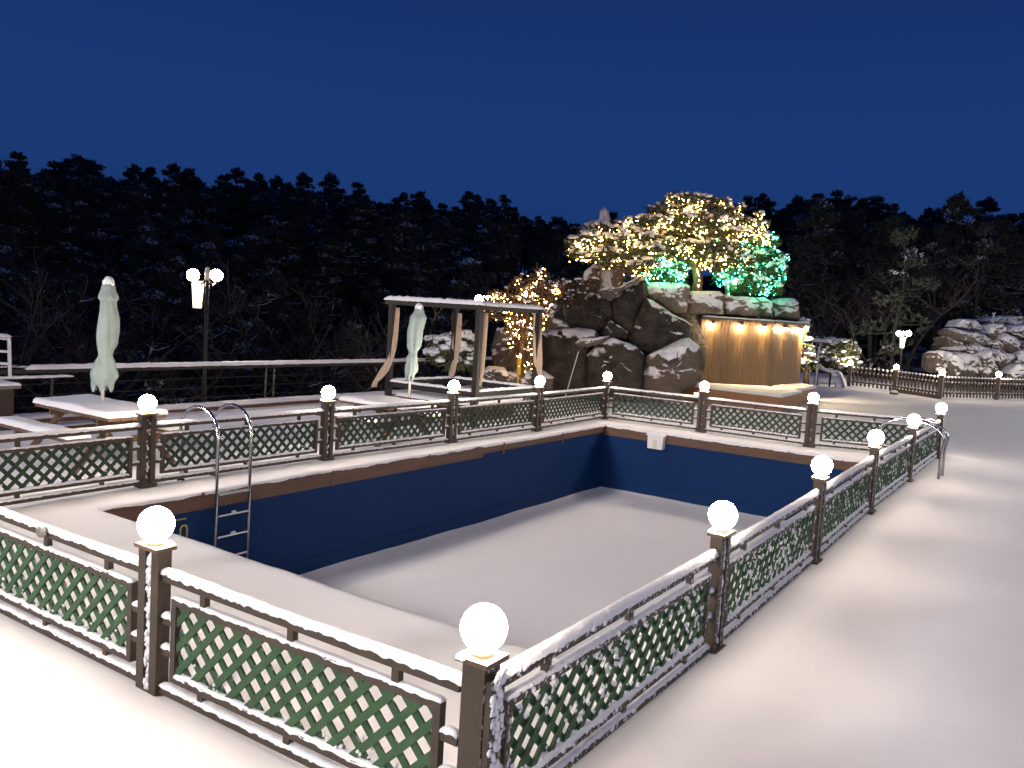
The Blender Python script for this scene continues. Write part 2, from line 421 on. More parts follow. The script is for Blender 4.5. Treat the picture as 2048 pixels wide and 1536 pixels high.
for j in range(ny_):
    for i in range(nx_):
        q = j * (nx_ + 1) + i; b.f.append((q, q + 1, q + nx_ + 2, q + nx_ + 1)); b.m.append(0)
tag(b.build('pool_floor', M_SNOWG, smooth=True), kind='structure')

# depth marking on the pool wall: a bar over "10"
b = MB()
X = PX0 + .004
def ring(cy, cz, ry, rz, w, n=24):
    vs = []
    for k in range(n):
        t = 2 * math.pi * k / n
        c_, s_ = math.copysign(abs(math.cos(t)) ** .7, math.cos(t)), math.copysign(abs(math.sin(t)) ** .7, math.sin(t))
        vs.append(V((X, cy + ry * c_, cz + rz * s_))); vs.append(V((X, cy + (ry - w) * c_, cz + (rz - w) * s_)))
    b.add(vs, [(2 * k, (2 * k + 2) % (2 * n), (2 * k + 3) % (2 * n), 2 * k + 1) for k in range(n)])
ring(3.09, -.47, .055, .10, .02)
b.box((X, 2.93, -.47), (.002, .022, .2)); b.box((X, 3.04, -.30), (.002, .16, .014))
tag(b.build('depth_marking', M_MARK), 'yellow painted depth figure on the blue pool wall behind the left front globe', 'marking')

# raised kerb along the outer deck edge
b = MB(); b.bar((-12.42, -6, .03), (-12.42, 19.5, .03), .30, .12)
kb = tag(b.build('deck_kerb', M_KERB), kind='structure')
b = MB(); b.ridge((-12.42, -6, .08), (-12.42, 19.5, .08), .34, .07, step=.12, rough=.25, seed=3)
tag(b.build('kerb_snow', M_SNOW, smooth=True), kind='structure')

# wooded hillside beyond the deck: elevation of the treetop line by azimuth
def prof_px(u):
    pts = [(-700, 300), (-300, 305), (0, 322), (150, 333), (330, 348), (520, 358), (690, 372), (830, 408), (980, 395), (1110, 436), (1250, 440), (1450, 420),
           (1560, 405), (1640, 386), (1720, 402), (1810, 408), (1900, 440), (1980, 418), (2048, 408), (2400, 395), (2900, 380)]
    for (a, va), (b_, vb) in zip(pts, pts[1:]):
        if a <= u <= b_: return va + (vb - va) * (u - a) / (b_ - a)
    return pts[0][1] if u < pts[0][0] else pts[-1][1]
RID = 95.0
def az_of(x, y): return math.atan2(x - CAM.x, y - CAM.y)
_tab = []
for u in range(-700, 2901, 60):
    d = P(u, prof_px(u), 100) - CAM
    _tab.append((math.atan2(d.x, d.y), d.z / math.hypot(d.x, d.y)))
def top_tan(az):
    if az <= _tab[0][0]: return _tab[0][1]
    for (a, ta), (b_, tb) in zip(_tab, _tab[1:]):
        if a <= az <= b_: return ta + (tb - ta) * (az - a) / (b_ - a)
    return _tab[-1][1]
def hill_z(x, y):
    az = az_of(x, y); d = math.hypot(x - CAM.x, y - CAM.y)
    zr = CAM.z + RID * top_tan(max(-1.5, min(.6, az))) - 7.0
    t = max(0, min(1, (d - 36) / (RID - 36))); t = t * t * (3 - 2 * t)
    low = -7.5 if az < -.35 else -7.5 + 6.0 * min(1, (az + .35) / .2)
    z = low + (zr - low) * t
    if d > RID: z -= (d - RID) * .05
    return z + .5 * nz((x * .08, y * .08, 1)) + .2 * nz((x * .3, y * .3, 3))
b = MB()
na, nd = 90, 44
for j in range(nd + 1):
    d = 17 + (230 - 17) * (j / nd) ** 1.6
    for i in range(na + 1):
        az = -2.0 + 3.2 * i / na
        x, y = CAM.x + d * math.sin(az), CAM.y + d * math.cos(az)
        z = hill_z(x, y)
        if x > DX - 1.5 and y < 47.5 and x < 36 and y > -15: z = min(z, -1.0)
        b.v.append((x, y, z))
for j in range(nd):
    for i in range(na):
        q = j * (na + 1) + i; b.f.append((q, q + 1, q + na + 2, q + na + 1)); b.m.append(0)
tag(b.build('hillside', M_HILL, smooth=True), kind='structure')
b = MB()   # retaining edge under the courtyard
for (p0, p1) in (((DX, -13), (DX, 46)), ((DX, 46), (34, 46))):
    b.add([(p0[0], p0[1], .0), (p1[0], p1[1], .0), (p1[0], p1[1], -9), (p0[0], p0[1], -9)], [(0, 1, 2, 3)])
tag(b.build('terrace_edge', M_BRICK), kind='structure')

# ------------------------------------------------------------------ pool fence: lamp posts and lattice panels
post_px = {('r', 0): (968, 1255), ('r', 1): (1446, 1030), ('r', 2): (1644, 931), ('r', 3): (1752, 875), ('r', 4): (1828, 841), ('r', 5): (1883, 816),
           ('f', 2): (1627, 795), ('f', 1): (1409, 772), ('l', 5): (1215, 752), ('l', 4): (1080, 762), ('l', 3): (908, 772), ('l', 2): (657, 785), ('l', 1): (295, 806), ('n', 1): (312, 1048)}
posts = {k: G(*v, 1.0) for k, v in post_px.items()}
for k in posts: posts[k].z = 0
posts['n', 2] = V((-4.62, -.02, 0)); posts['n', 3] = V((-6.93, 0, 0))
POST_LABEL = {
 ('r', 0): 'lamp post at the near fence corner with the largest lit globe',
 ('r', 1): 'brown fence lamp post second along the right-hand run, counted from the near corner',
 ('r', 2): 'brown fence lamp post midway up the right run, third from the near corner',
 ('r', 3): 'brown fence lamp post on the right run, fourth from the near corner',
 ('r', 4): 'brown fence lamp post on the right run standing next to the far steel ladder',
 ('r', 5): 'lit corner lamp post at the far right corner of the pool fence',
 ('f', 2): 'lamp post in the far fence run with open snow behind its globe',
 ('f', 1): 'lamp post in the far fence run in front of the wooden deck',
 ('l', 5): 'small lit lamp post at the far left fence corner in front of the boulders',
 ('l', 4): 'lit lamp post on the left run beside the right pergola curtain',
 ('l', 3): 'lamp post on the left run in front of the narrow parasol',
 ('l', 2): 'lamp post on the left run between the steel ladder and the pergola',
 ('l', 1): 'lit lamp post on the left run in front of the left picnic table',
 ('n', 1): 'brown lamp post with big lit globe in the near fence run, snow filling its slot',
 ('n', 2): 'brown lamp post in the near fence run towards the near left corner',
 ('n', 3): 'brown lamp post at the near left corner of the pool fence'}
along = {'r': V((0, 1, 0)), 'l': V((0, 1, 0)), 'n': V((1, 0, 0)), 'f': V((1, 0, 0))}
PG = 'globe lamp posts of the pool fence'
gm = None
globe_mb = MB(); globe_mb.sphere((0, 0, 0), .1, 20, 12)
for k, p in posts.items():
    ax = along[k[0]]; sd = V((-ax.y, ax.x, 0))
    corner = k in (('r', 0), ('r', 5), ('l', 5), ('n', 3))
    t = thing('lamp_post', p, POST_LABEL[k], 'lamp post', PG)
    BRN = M_BROWN if k[0] == 'r' else M_BROWNP
    b = MB()
    A = (ax, sd, ZA)
    if corner:
        b.box((0, 0, .43), (.115, .115, .86), A)
        b.box(ax * .075, (.035, .06, .70), A) if k != ('r', 0) else b.box(V((.075, 0, .40)), (.03, .10, .8))
    else:
        for s_ in (-1, 1): b.box(ax * (.062 * s_) + ZA * .43, (.066, .085, .86), A)
        b.box(ZA * .43, (.062, .045, .86), A)
    b.build('post', BRN, t)
    b = MB(); b.box(ZA * .02, (.21 if not corner else .15, .14, .05) if k[0] != 'n' else (.18, .09, .03), A); b.build('base_plate', BRN, t)
    b = MB(); b.box(ZA * .872, (.215 if not corner else .165, .13 if not corner else .165, .022), A)
    b.lathe((0, 0, .883), [(.05, 0), (.05, .012), (.045, .03), (.04, .035)], 16); b.build('cap', M_CAP, t)
    gl = bpy.data.objects.new('globe', gm) if gm else globe_mb.build('globe', M_GLOBE, smooth=True)
    if not gm: gm = gl.data
    else: COL.objects.link(gl)
    gl.parent = t; gl.location = (0, 0, 1.0)
    b = MB(); b.ridge(ax * -.10 + ZA * .884 + sd * .05, ax * .10 + ZA * .884 + sd * .05, .04, .018, rough=.6, seed=p.x)
    # snow driven into the slot and onto the windward face
    rnd = random.Random(int(p.y * 10) + 5)
    face = V((1, 0, 0))
    for q in range(150 if k[0] in 'rn' else 22):
        z = rnd.uniform(.03, .84)
        off = rnd.uniform(-.03, .03) if k[0] != 'n' else rnd.uniform(-.025, .025)
        if k[0] == 'n': c = V((off * .9, -.028, z))
        elif k == ('r', 0): c = V((.094, off * 1.4, z))
        else: c = V((.024 if not corner else .06, off, z))
        b.sphere(c, rnd.uniform(.008, .019), 6, 4, sq=(.6, .9, 1.3), jit=.45)
    b.build('snow', M_SNOW, t, smooth=True)

PANEL_LABEL = {
 ('n', 3): 'green lattice fence panel in the near run at its far left end',
 ('n', 2): 'near-run lattice panel with a grey oval plate on its top rail',
 ('n', 1): 'large front lattice fence panel between the two biggest globes, lit bright green',
 ('r', 0): 'snow-caked lattice panel of the right run nearest the camera',
 ('r', 1): 'snow-caked lattice panel of the right run, second from the near corner',
 ('r', 2): 'snow-dusted lattice panel midway along the right run',
 ('r', 3): 'snow-dusted dark lattice panel of the right run, fourth from the near corner',
 ('r', 4): 'short-looking lattice panel of the right run crossed by the far steel ladder',
 ('l', 0): 'lattice panel at the near end of the left run, in front of the left bench',
 ('l', 1): 'lattice fence panel of the left run crossed by the near steel ladder',
 ('l', 2): 'lattice fence panel of the left run in front of the second picnic table',
 ('l', 3): 'lattice fence panel of the left run in front of the pergola',
 ('l', 4): 'lattice panel of the left run ending at the far left corner globe',
 ('f', 0): 'far-run lattice panel in front of the boulders',
 ('f', 1): 'far-run lattice panel in front of the brown wooden deck',
 ('f', 2): 'far-run lattice panel at its right end with open snow behind'}
runs = [(('n', 3), ('n', 2), ('n', 3)), (('n', 2), ('n', 1), ('n', 2)), (('n', 1), ('r', 0), ('n', 1))]
runs += [(('r', i), ('r', i + 1), ('r', i)) for i in range(5)]
runs += [(('n', 3), ('l', 1), ('l', 0))] + [(('l', i), ('l', i + 1), ('l', i)) for i in range(1, 5)]
runs += [(('l', 5), ('f', 1), ('f', 0)), (('f', 1), ('f', 2), ('f', 1)), (('f', 2), ('r', 5), ('f', 2))]
for ka, kb_, kk in runs:
    a, c = posts[ka], posts[kb_]
    d = (c - a); Lg = d.length; d.normalize(); sd = V((-d.y, d.x, 0))
    near = kk in (('n', 1), ('n', 2), ('r', 0), ('r', 1)) 
    t = thing('fence_panel', a, PANEL_LABEL[kk], 'fence panel', 'lattice panels of the pool fence')
    BRN = M_BROWN if kk[0] == 'r' else M_BROWNP
    g0, g1 = .095, Lg - .095
    def at(s, z, o=0): return d * s + ZA * z + sd * o
    A = (d, sd, ZA)
    w = .042
    b = MB(); b.bar(at(g0, .715), at(g1, .715), w, .045); b.build('top_rail', BRN, t)
    b = MB(); b.bar(at(g0, .06), at(g1, .06), w, .045); b.build('bottom_rail', BRN, t)
    f0, f1, zb, zt = .19, Lg - .19, .155, .60
    b = MB()
    b.bar(at(f0, zt), at(f1, zt), w, .042); b.bar(at(f0, zb), at(f1, zb), w, .042)
    for s in (f0 + .021, f1 - .021): b.box(at(s, (zb + zt) / 2), (.042, w, zt - zb - .042), A)
    for s in (.14, .5, .86):
        s2 = f0 + (f1 - f0) * s
        b.box(at(s2, (zt + .021 + .6925) / 2), (.042, .036, .6925 - zt - .021), A)
        b.box(at(s2, (zb - .021 + .0825) / 2), (.042, .036, zb - .021 - .0825), A)
    for z in (.29, .47):
        b.box(at((g0 + f0) / 2, z), (f0 - g0, .034, .042), A); b.box(at((g1 + f1) / 2, z), (g1 - f1, .034, .042), A)
    b.build('frame', BRN, t)
    # lattice: two layers of diagonal strips clipped to the frame
    b = MB(); s0, s1, z0, z1 = f0 + .042, f1 - .042, zb + .021, zt - .021
    h = z1 - z0; pitch = .150
    rnd = random.Random(ord(kk[0]) * 10 + kk[1])
    for sgn, off in ((1, -.007), (-1, .007)):
        q = s0 - h - rnd.uniform(0, pitch)
        while q < s1 + h:
            x0, x1 = (q, q + h)
            za, zb2 = (z0, z1) if sgn > 0 else (z1, z0)
            pa, pb = V((x0, za)), V((x1, zb2))
            # clip in s
            def clip(p, o_):
                if p.x < s0: tt = (s0 - p.x) / (o_.x - p.x); return p + (o_ - p) * tt
                if p.x > s1: tt = (s1 - p.x) / (o_.x - p.x); return p + (o_ - p) * tt
                return p
            if x1 > s0 + .02 and x0 < s1 - .02:
                qa, qb = clip(pa, pb), clip(pb, pa)
                if (qa - qb).length > .03:
                    b.bar(at(qa.x, qa.y, off), at(qb.x, qb.y, off), .040, .012, up=tuple(sd))
            q += pitch * rnd.uniform(.97, 1.03)
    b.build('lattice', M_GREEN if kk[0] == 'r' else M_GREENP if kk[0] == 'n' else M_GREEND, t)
    # settled snow
    st = .018 if near else .035
    b = MB(); sk = posts[ka].x + posts[ka].y
    thick = 1.15 if kk[0] == 'r' else .85
    b.ridge(at(g0 - .02, .738), at(g1 + .02, .738), .056, .040 * thick, st, .11, seed=sk)
    b.ridge(at(f0, .621), at(f1, .621), .046, .017 * thick, st, .25, seed=sk + 1)
    b.ridge(at(f0 + .04, zb + .021), at(f1 - .04, zb + .021), .048, .024 * thick, st, .5, seed=sk + 2)
    b.ridge(at(g0, .083), at(g1, .083), .048, .020, st, .4, seed=sk + 3)
    for z in (.312, .492):
        b.ridge(at(g0, z), at(f0, z), .04, .025, st, .5, seed=sk + z); b.ridge(at(f1, z), at(g1, z), .04, .025, st, .5, seed=sk - z)
    rnd = random.Random(int(sk * 100))
    if kk[0] == 'r':    # clumps frozen on the windward side
        for q in range(320 if near else 190):
            # choose points lying on strips
            s = rnd.uniform(s0, s1); z = rnd.uniform(z0, z1)
            if nz((s * 3.2, z * 4, sk)) < -.12: continue
            s = s0 + round((s - s0 + (z - z0)) / pitch) * pitch - (z - z0) + (rnd.uniform(-.02, .02) if rnd.random() < .55 else rnd.uniform(-.06, .06))
            if not s0 < s < s1: continue
            b.sphere(at(s, z, -.014), rnd.uniform(.006, .017), 6, 4, sq=(.5, rnd.uniform(.8, 1.4), rnd.uniform(.7, 1.4)), jit=.5)
        for q in range(70):
            zz = rnd.choice([zt, zb, .715, .06]); b.sphere(at(rnd.uniform(f0, f1), zz + rnd.uniform(-.005, .02), -.022), rnd.uniform(.008, .018), 6, 4, sq=(.6, 1.2, .9), jit=.3)
    else:
        for q in range(40 if kk[0] == 'n' else 60):
            s = rnd.uniform(s0, s1); z = z0 + abs(rnd.gauss(0, .05))
            if z > z1: continue
            b.sphere(at(s, z, rnd.choice((-.012, .012))), rnd.uniform(.006, .013), 5, 4, jit=.3)
    b.build('snow', M_SNOW, t, smooth=True)

p = G(92, 1062, .735)
b = MB(); b.lathe((0, 0, 0), [(.028, -.018), (.036, -.01), (.036, .012), (.026, .02)], 14)
t = tag(b.build('oval_plate', M_GREY), 'small grey oval fitting fixed on the top rail of the near fence', 'plate'); t.location = p + V((0, -.03, 0)); t.rotation_euler = (R(90), 0, 0); t.scale = (1.2, 1, 1)

# skimmer box on the far pool wall
t = thing('skimmer_box', (-5.17, PY1, -.13), 'white plastic skimmer box hung on the far pool wall', 'skimmer')
b = MB(); b.v = []; w, h, dd = .36, .30, .15
prof = [(0, 0, 1.0), (-.02, -.05, 1.0), (-.30, -.3, .9)]
vs = []
for (z, k, s) in ((.06, 0, 1), (-.22, 0, .92)):
    vs += [V((-w / 2 * s, 0, z)), V((w / 2 * s, 0, z)), V((w / 2 * s, -dd, z)), V((-w / 2 * s, -dd, z))]
b.add(vs, [(3, 2, 1, 0), (4, 5, 6, 7), (0, 1, 5, 4), (1, 2, 6, 5), (2, 3, 7, 6), (3, 0, 4, 7)])
b.build('housing', M_WHITE, t)
b = MB(); b.box((0, -dd - .004, -.12), (.09, .012, .18)); b.box((0, -dd - .01, -.10), (.03, .01, .05)); b.build('weir_door', M_POLEW, t)
b = MB(); b.slab([(-.2, -dd - .02, .06), (.2, -dd - .02, .06), (.2, 0, .06), (-.2, 0, .06)], .05, seed=2); b.build('snow', M_SNOW, t, smooth=True)

# ladders
def ladder(name, loc, rz, label, zb, out=.64):
    t = thing(name, loc, label, 'pool ladder', 'steel pool ladders', rz)
    # local: x from pool (0) outwards (-x), y across
    for s in (-.24, .24):
        pts = [(0.06, s, zb), (0.06, s, -.2), (0.06, s, .60)]
        for k in range(11):
            a = math.pi * k / 10; pts.append(((.06 - out) / 2 - .02 + (.08 + out) / 2 * math.cos(a), s, .66 + .30 * math.sin(a)))
        pts += [(-out, s, .45), (-out, s, 0)]
        b = MB(); b.tube(pts, .021, 12); r_ = b.build('handrail', M_STEEL, t, smooth=True)
        b = MB(); b.lathe((-out, s, 0), [(.05, 0), (.05, .015), (.025, .03)], 14); b.build('floor_flange', M_STEEL, r_, smooth=True)
    for z in (-.06, -.32, -.58, -.84, -1.10):
        if z < zb: continue
        b = MB(); b.bar((.06, -.22, z), (.06, .22, z), .05, .022); b.build('rung', M_STEEL, t)
    b = MB()
    for z in (-.32, -.58): b.sphere((.06, .02, z + .016), .03, 8, 5, sq=(.8, 1.2, .6), jit=.2)
    b.build('snow', M_SNOW, t, smooth=True)
    return t
ladder('pool_ladder', (-6.42, 3.70, 0), 0, 'steel pool ladder arching over the left fence run, rungs down the blue wall', -1.38)
ladder('pool_ladder', (-.66, 12.6, 0), math.pi, 'far steel ladder handrails arching over the right fence run onto open snow', -1.38, .97)

# ------------------------------------------------------------------ outer railing
t = thing('deck_railing', (-12.42, 0, 0), 'long snow-topped railing along the outer edge of the terrace', 'railing')
b = MB(); b.bar((0, -4, .86), (0, 19.3, .86), .10, .07); b.bar((.02, -4, .74), (.02, 4.6, .74), .04, .03); b.build('top_rail', M_DARK, t)
b = MB(); b.ridge((0, 4.2, .895), (0, 19.3, .895), .13, .075, .1, .22, seed=4); b.ridge((.02, -4, .752), (.02, 5.0, .752), .06, .04, .08, .4, seed=5)
b.build('snow', M_SNOW, t, smooth=True)
b = MB(); b.tube([(.0, -4, .93), (0, 4.6, .93)], .035, 10); b.build('steel_handrail', M_STEEL, t, smooth=True)
for y in (1.0, 4.65, 9.2, 9.42, 13.1, 16.6):
    b = MB(); b.tube([(0, y, 0), (0, y, .83)], .024, 8); b.build('post', M_BROWN, t)
b = MB()
for z in (.25, .45, .64): b.tube([(0, -4, z), (0, 19.3, z)], .008, 5)
b.build('wire', M_DARK, t)

# ------------------------------------------------------------------ picnic tables
def picnic(loc, ln, wid, zt, label, bz=None, front_only=False):
    t = thing('picnic_table', loc, label, 'picnic table', 'snow-covered picnic tables')
    b = MB()
    for i in range(5): b.box((0, -wid / 2 + wid * (i + .5) / 5, zt - .025), (ln, wid / 5 - .012, .045))
    b.build('table_top', M_TABLE, t)
    b = MB(); b.slab([(-ln / 2 - .02, -wid / 2 - .02, zt), (ln / 2 + .02, -wid / 2 - .02, zt), (ln / 2 + .02, wid / 2 + .02, zt), (-ln / 2 - .02, wid / 2 + .02, zt)], .075, 40, 18, seed=loc[0]); 
    b.build('table_snow', M_SNOW, t, smooth=True)
    bz = bz or zt - .28
    for s in ((-1,) if front_only else (-1, 1)):
        yc = s * (wid / 2 + .28)
        b = MB()
        for i in (-1, 1): b.box((-.15, yc + i * .07, bz - .025), (ln, .125, .045))
        bn = b.build('bench', M_TABLE, t)
        b = MB(); b.slab([(-ln / 2 - .16, yc - .15, bz), (ln / 2 - .14, yc - .15, bz), (ln / 2 - .14, yc + .15, bz), (-ln / 2 - .16, yc + .15, bz)], .07, 36, 10, seed=loc[1] + s)
        b.build('snow', M_SNOW, bn, smooth=True)
    for s in (-1, 1):
        for q in (-1, 1):
            b = MB(); b.bar((s * (ln / 2 - .28), q * .12, zt - .05), (s * (ln / 2 - .28), q * (wid / 2 + .30), 0), .05, .10, up=(1, 0, 0)); b.build('leg', M_TABLE, t)
        b = MB(); b.box((s * (ln / 2 - .33), 0, bz - .09), (.045, wid + .8, .09)); b.box((s * (ln / 2 - .33), 0, zt - .09), (.045, wid * .9, .08)); b.build('cross_beam', M_TABLE, t)
    return t
picnic((-8.72, 3.36, 0), 1.78, .80, .72, 'snow-topped picnic table with benches at the left, under the larger closed parasol', .47)
picnic((-7.80, 7.98, 0), 1.46, .82, .63, 'snow-topped picnic table beside the pergola, under the narrow closed parasol', .42)

# parasols: closed cloth lofted round a pole
def parasol(base, rows, zt, zb, label, lean=(0, 0), seed=1):
    t = thing('parasol', base, label, 'parasol', 'closed mint parasols')
    z0 = base[2]
    b = MB(); b.tube([(0, 0, 0), (lean[0] * .5, lean[1] * .5, (zt - z0) * .9)], .022, 10); b.build('pole', M_POLEW, t, smooth=True)
    b = MB(); n = 40; K = len(rows); o = 0; fine = []
    for i in range(K - 1):
        for q in range(5):
            s = q / 5; s2 = s * s * (3 - 2 * s)
            fine.append((rows[i][0] + (rows[i + 1][0] - rows[i][0]) * s, rows[i][1] + (rows[i + 1][1] - rows[i][1]) * s2, rows[i][2] + (rows[i + 1][2] - rows[i][2]) * s2))
    fine.append(rows[-1])
    for (z, r_, cx) in fine:
        for k in range(n):
            th = 2 * math.pi * k / n
            tw = (z - zb) * .55
            fold = 1 + .20 * abs(math.cos(3.5 * th + tw * 3 + seed)) - .1 + .12 * math.sin(3 * th - tw * 5 + seed) + .22 * nz((math.cos(th) * 1.3, math.sin(th) * 1.3, z * 3 + seed))
            rr = r_ * fold
            ll = (z - z0) / (zt - z0)
            b.v.append((cx * cy_ + rr * math.cos(th) + lean[0] * ll, cx * -sy_ + rr * math.sin(th) + lean[1] * ll, z - z0 + (.05 * math.cos(6 * th + seed) if z < zb + .05 else 0)))
    for i in range(len(fine) - 1):
        for k in range(n):
            a = i * n + k; c = i * n + (k + 1) % n; b.f.append((a, a + n, c + n, c)); b.m.append(0)
    b.f.append(tuple(range(n))); b.m.append(0)
    b.build('canopy', M_UMB, t, smooth=True)
    b = MB(); q = rows[1]
    b.sphere((lean[0] + rows[0][2] * cy_, lean[1] - rows[0][2] * sy_, zt - z0 - .03), .075, 10, 7, sq=(1, 1, 1.1), jit=.1); b.build('snow', M_SNOW, t, smooth=True)
    b = MB(); b.tube([(math.cos(k * .4) * rows[-4][1] * 1.02, math.sin(k * .4) * rows[-4][1] * 1.02, rows[-4][0] - z0) for k in range(17)], .008, 5); b.build('tie_strap', M_UMB, t)
pa = G(205, 803, .78)
s = .0069
parasol((pa.x, pa.y, .78), [(2.40, 0.040, .05), (2.33, 0.080, .05), (2.18, 0.124, .05), (2.14, 0.100, .05), (1.9, 0.120, .06), (1.6, 0.116, .05), (1.42, 0.080, .03), (1.30, 0.124, .03), (1.15, 0.172, .02), (1.02, 0.136, 0), (.96, .12, 0)], 2.42, .96,
        'large pale mint parasol folded shut above the left picnic table', seed=1.3)
pb = G(818, 794, .70)
parasol((pb.x, pb.y, .70), [(2.33, .04, .10), (2.26, .08, .10), (2.12, .135, .09), (1.8, .125, .06), (1.62, .11, .05), (1.50, .065, .04), (1.40, .09, .03), (1.2, .115, .03), (1.08, .085, .0), (1.03, .06, 0)], 2.34, 1.03,
        'narrow mint parasol folded shut in front of the pergola', seed=4.1)

# ------------------------------------------------------------------ pergola
X0, X1, Y0, Y1, HT = -10.15, -7.85, 10.6, 12.8, 2.34
t = thing('pergola', (X0, Y0, 0), 'dark flat-topped pergola with beige tied curtains and snow on its roof frame', 'pergola')
for (x, y) in ((X0, Y0), (X1, Y0), (X0, Y1), (X1, Y1)):
    b = MB(); b.box((x, y, HT / 2), (.11, .11, HT)); build_in(b, 'post', M_DARK, t)
b = MB()
for (a, c) in (((X0 - .18, Y0), (X1 + .1, Y0)), ((X0 - .1, Y1), (X1 + .1, Y1))): b.bar((*a, HT + .045), (*c, HT + .045), .09, .10)
for (a, c) in (((X0, Y0 + .045), (X0, Y1 - .045)), ((X1, Y0 + .045), (X1, Y1 - .045))): b.bar((*a, HT + .045), (*c, HT + .045), .09, .09)
build_in(b, 'roof_frame', M_DARK, t)
b = MB()
b.ridge((X0 - .2, Y0, HT + .095), (X1 + .12, Y0, HT + .095), .13, .09, .05, .35, seed=1); b.ridge((X0 - .1, Y1, HT + .095), (X1 + .1, Y1, HT + .095), .13, .08, .05, .35, seed=2)
b.ridge((X0, Y0, HT + .09), (X0, Y1, HT + .09), .13, .08, .05, .35, seed=3); b.ridge((X1, Y0, HT + .09), (X1, Y1, HT + .09), .13, .08, .05, .35, seed=6)
build_in(b, 'roof_snow', M_SNOW, t, True); b = MB()
ZR = .70
b2 = MB()
for (a, c) in (((X0 + .055, Y0), (X1 - .055, Y0)), ((X0 + .055, Y1), (X1 - .055, Y1)), ((X0, Y0 + .055), (X0, Y1 - .055)), ((X1, Y0 + .055), (X1, Y1 - .055))):
    b2.bar((*a, ZR - .05), (*c, ZR - .05), .08, .12); b.ridge((*a, ZR + .01), (*c, ZR + .01), .09, .045, .05, .4, seed=a[0] + c[1])
build_in(b2, 'side_rail', M_DARK, t); build_in(b, 'rail_snow', M_SNOW, t, True); b = MB()
b2 = MB(); b2.box(((X0 + X1) / 2, (Y0 + Y1) / 2, .36), (X1 - X0 - .12, Y1 - Y0 - .12, .08))
for x in (X0 + .5, X1 - .5):
    b2.box((x, (Y0 + Y1) / 2, .16), (.1, Y1 - Y0 - .2, .32))
build_in(b2, 'platform', M_TABLE, t)
b.slab([(X0 + .1, Y0 + .1, .40), (X1 - .1, Y0 + .1, .40), (X1 - .1, Y1 - .1, .40), (X0 + .1, Y1 - .1, .40)], .07, 24, 24, seed=8)
build_in(b, 'snow', M_SNOW, t, True)
def curtain(px, d, tied=None):
    """px rows: (u centre, v, half width px)"""
    b = MB(); n = 28; fine = []
    for i in range(len(px) - 1):
        for q in range(6):
            s = q / 6; fine.append([px[i][k] + (px[i + 1][k] - px[i][k]) * s for k in range(3)])
    fine.append(list(px[-1]))
    hr = V((cy_, -sy_, 0)); bk = V((sy_, cy_, 0))
    for r_ in fine:
        c = P(r_[0], r_[1], d); w = r_[2] / F_PX * d
        for k in range(n):
            th = 2 * math.pi * k / n
            fo = 1 + .25 * math.cos(9 * th + r_[1] * .02)
            b.v.append(tuple(c + hr * (w * math.cos(th)) + bk * (max(.03, w * .45) * math.sin(th) * fo)))
    for i in range(len(fine) - 1):
        for k in range(n):
            a = i * n + k; c2 = i * n + (k + 1) % n; b.f.append((a, c2, c2 + n, a + n)); b.m.append(0)
    b.f.append(tuple(range(n))[::-1]); b.m.append(0); e_ = (len(fine) - 1) * n; b.f.append(tuple(e_ + k for k in range(n))); b.m.append(0)
    return b
dP = lambda x, y: (V((x, y, 1.5)) - CAM).dot(FWD)
for px, xy in (([(792, 615, 8), (790, 650, 8), (786, 690, 8), (783, 712, 6), (778, 724, 7), (768, 742, 9), (757, 757, 7), (751, 764, 5), (748, 774, 6)], (X0, Y0)),
               ([(914, 626, 10), (913, 660, 10), (912, 695, 9), (912, 714, 4), (908, 728, 6), (904, 745, 6), (901, 755, 5)], (X0, Y1)),
               ([(971, 626, 6), (969, 660, 6), (966, 700, 6), (964, 730, 5), (962, 755, 4), (960, 772, 3)], (X1, Y0 + .12)),
               ([(1075, 628, 8), (1075, 680, 9), (1076, 725, 9), (1078, 740, 6), (1082, 755, 3)], (X1, Y1))):
    build_in(curtain(px, dP(*xy) - .02), 'curtain', M_CURT, t, True)

# ------------------------------------------------------------------ street lamps with two or three globes
def street_lamp(base, zg, globes, label, shade=None, rg=.125, gmat=None):
    t = thing('street_lamp', base, label, 'street lamp', 'tall globe street lamps')
    z0 = base[2]
    b = MB(); b.tube([(0, 0, 0), (0, 0, .5), (0, 0, zg - z0 + .05)], [.06, .045, .035], 12); b.lathe((0, 0, 0), [(.11, 0), (.11, .05), (.07, .12), (.05, .3)], 14); b.build('pole', M_DARK, t, smooth=True)
    b = MB(); b.sphere((0, 0, zg - z0 + .12), .035, 10, 7); b.lathe((0, 0, zg - z0 - .12), [(.05, 0), (.05, .2), (.03, .22)], 12); b.build('finial', M_POLEW, t, smooth=True)
    for gp in globes:
        q = V(gp) - V(base)
        b = MB(); h = V((0, 0, q.z - .02 - rg)); b.tube([V((0, 0, q.z - .05)), V((q.x * .5, q.y * .5, q.z - rg - .1)), V((q.x, q.y, q.z - rg - .03))], .016, 8); b.lathe((q.x, q.y, q.z - rg - .03), [(.045, 0), (.055, .03), (.05, .05)], 12); b.build('arm', M_DARK, t, smooth=True)
        b = MB(); b.sphere((0, 0, 0), rg, 20, 12); gl = b.build('globe', gmat or M_GLOBE2, t, smooth=True); gl.location = q
    if shade:
        q = V(shade[0]) - V(base)
        b = MB(); b.lathe((q.x, q.y, q.z - shade[1]), [(.085, 0), (.10, shade[1] * .4), (.12, shade[1] * .85), (.11, shade[1])], 8); b.build('banner_lantern', M_SHADE, t)
        b = MB(); b.tube([V((0, 0, q.z - .05)), V((q.x, q.y, q.z - .02))], .012, 6); b.tube([V((0, 0, q.z - shade[1] * .8)), V((q.x, q.y, q.z - shade[1] * .8))], .012, 6); b.build('bracket', M_DARK, t)
    return t
dl = 17.4
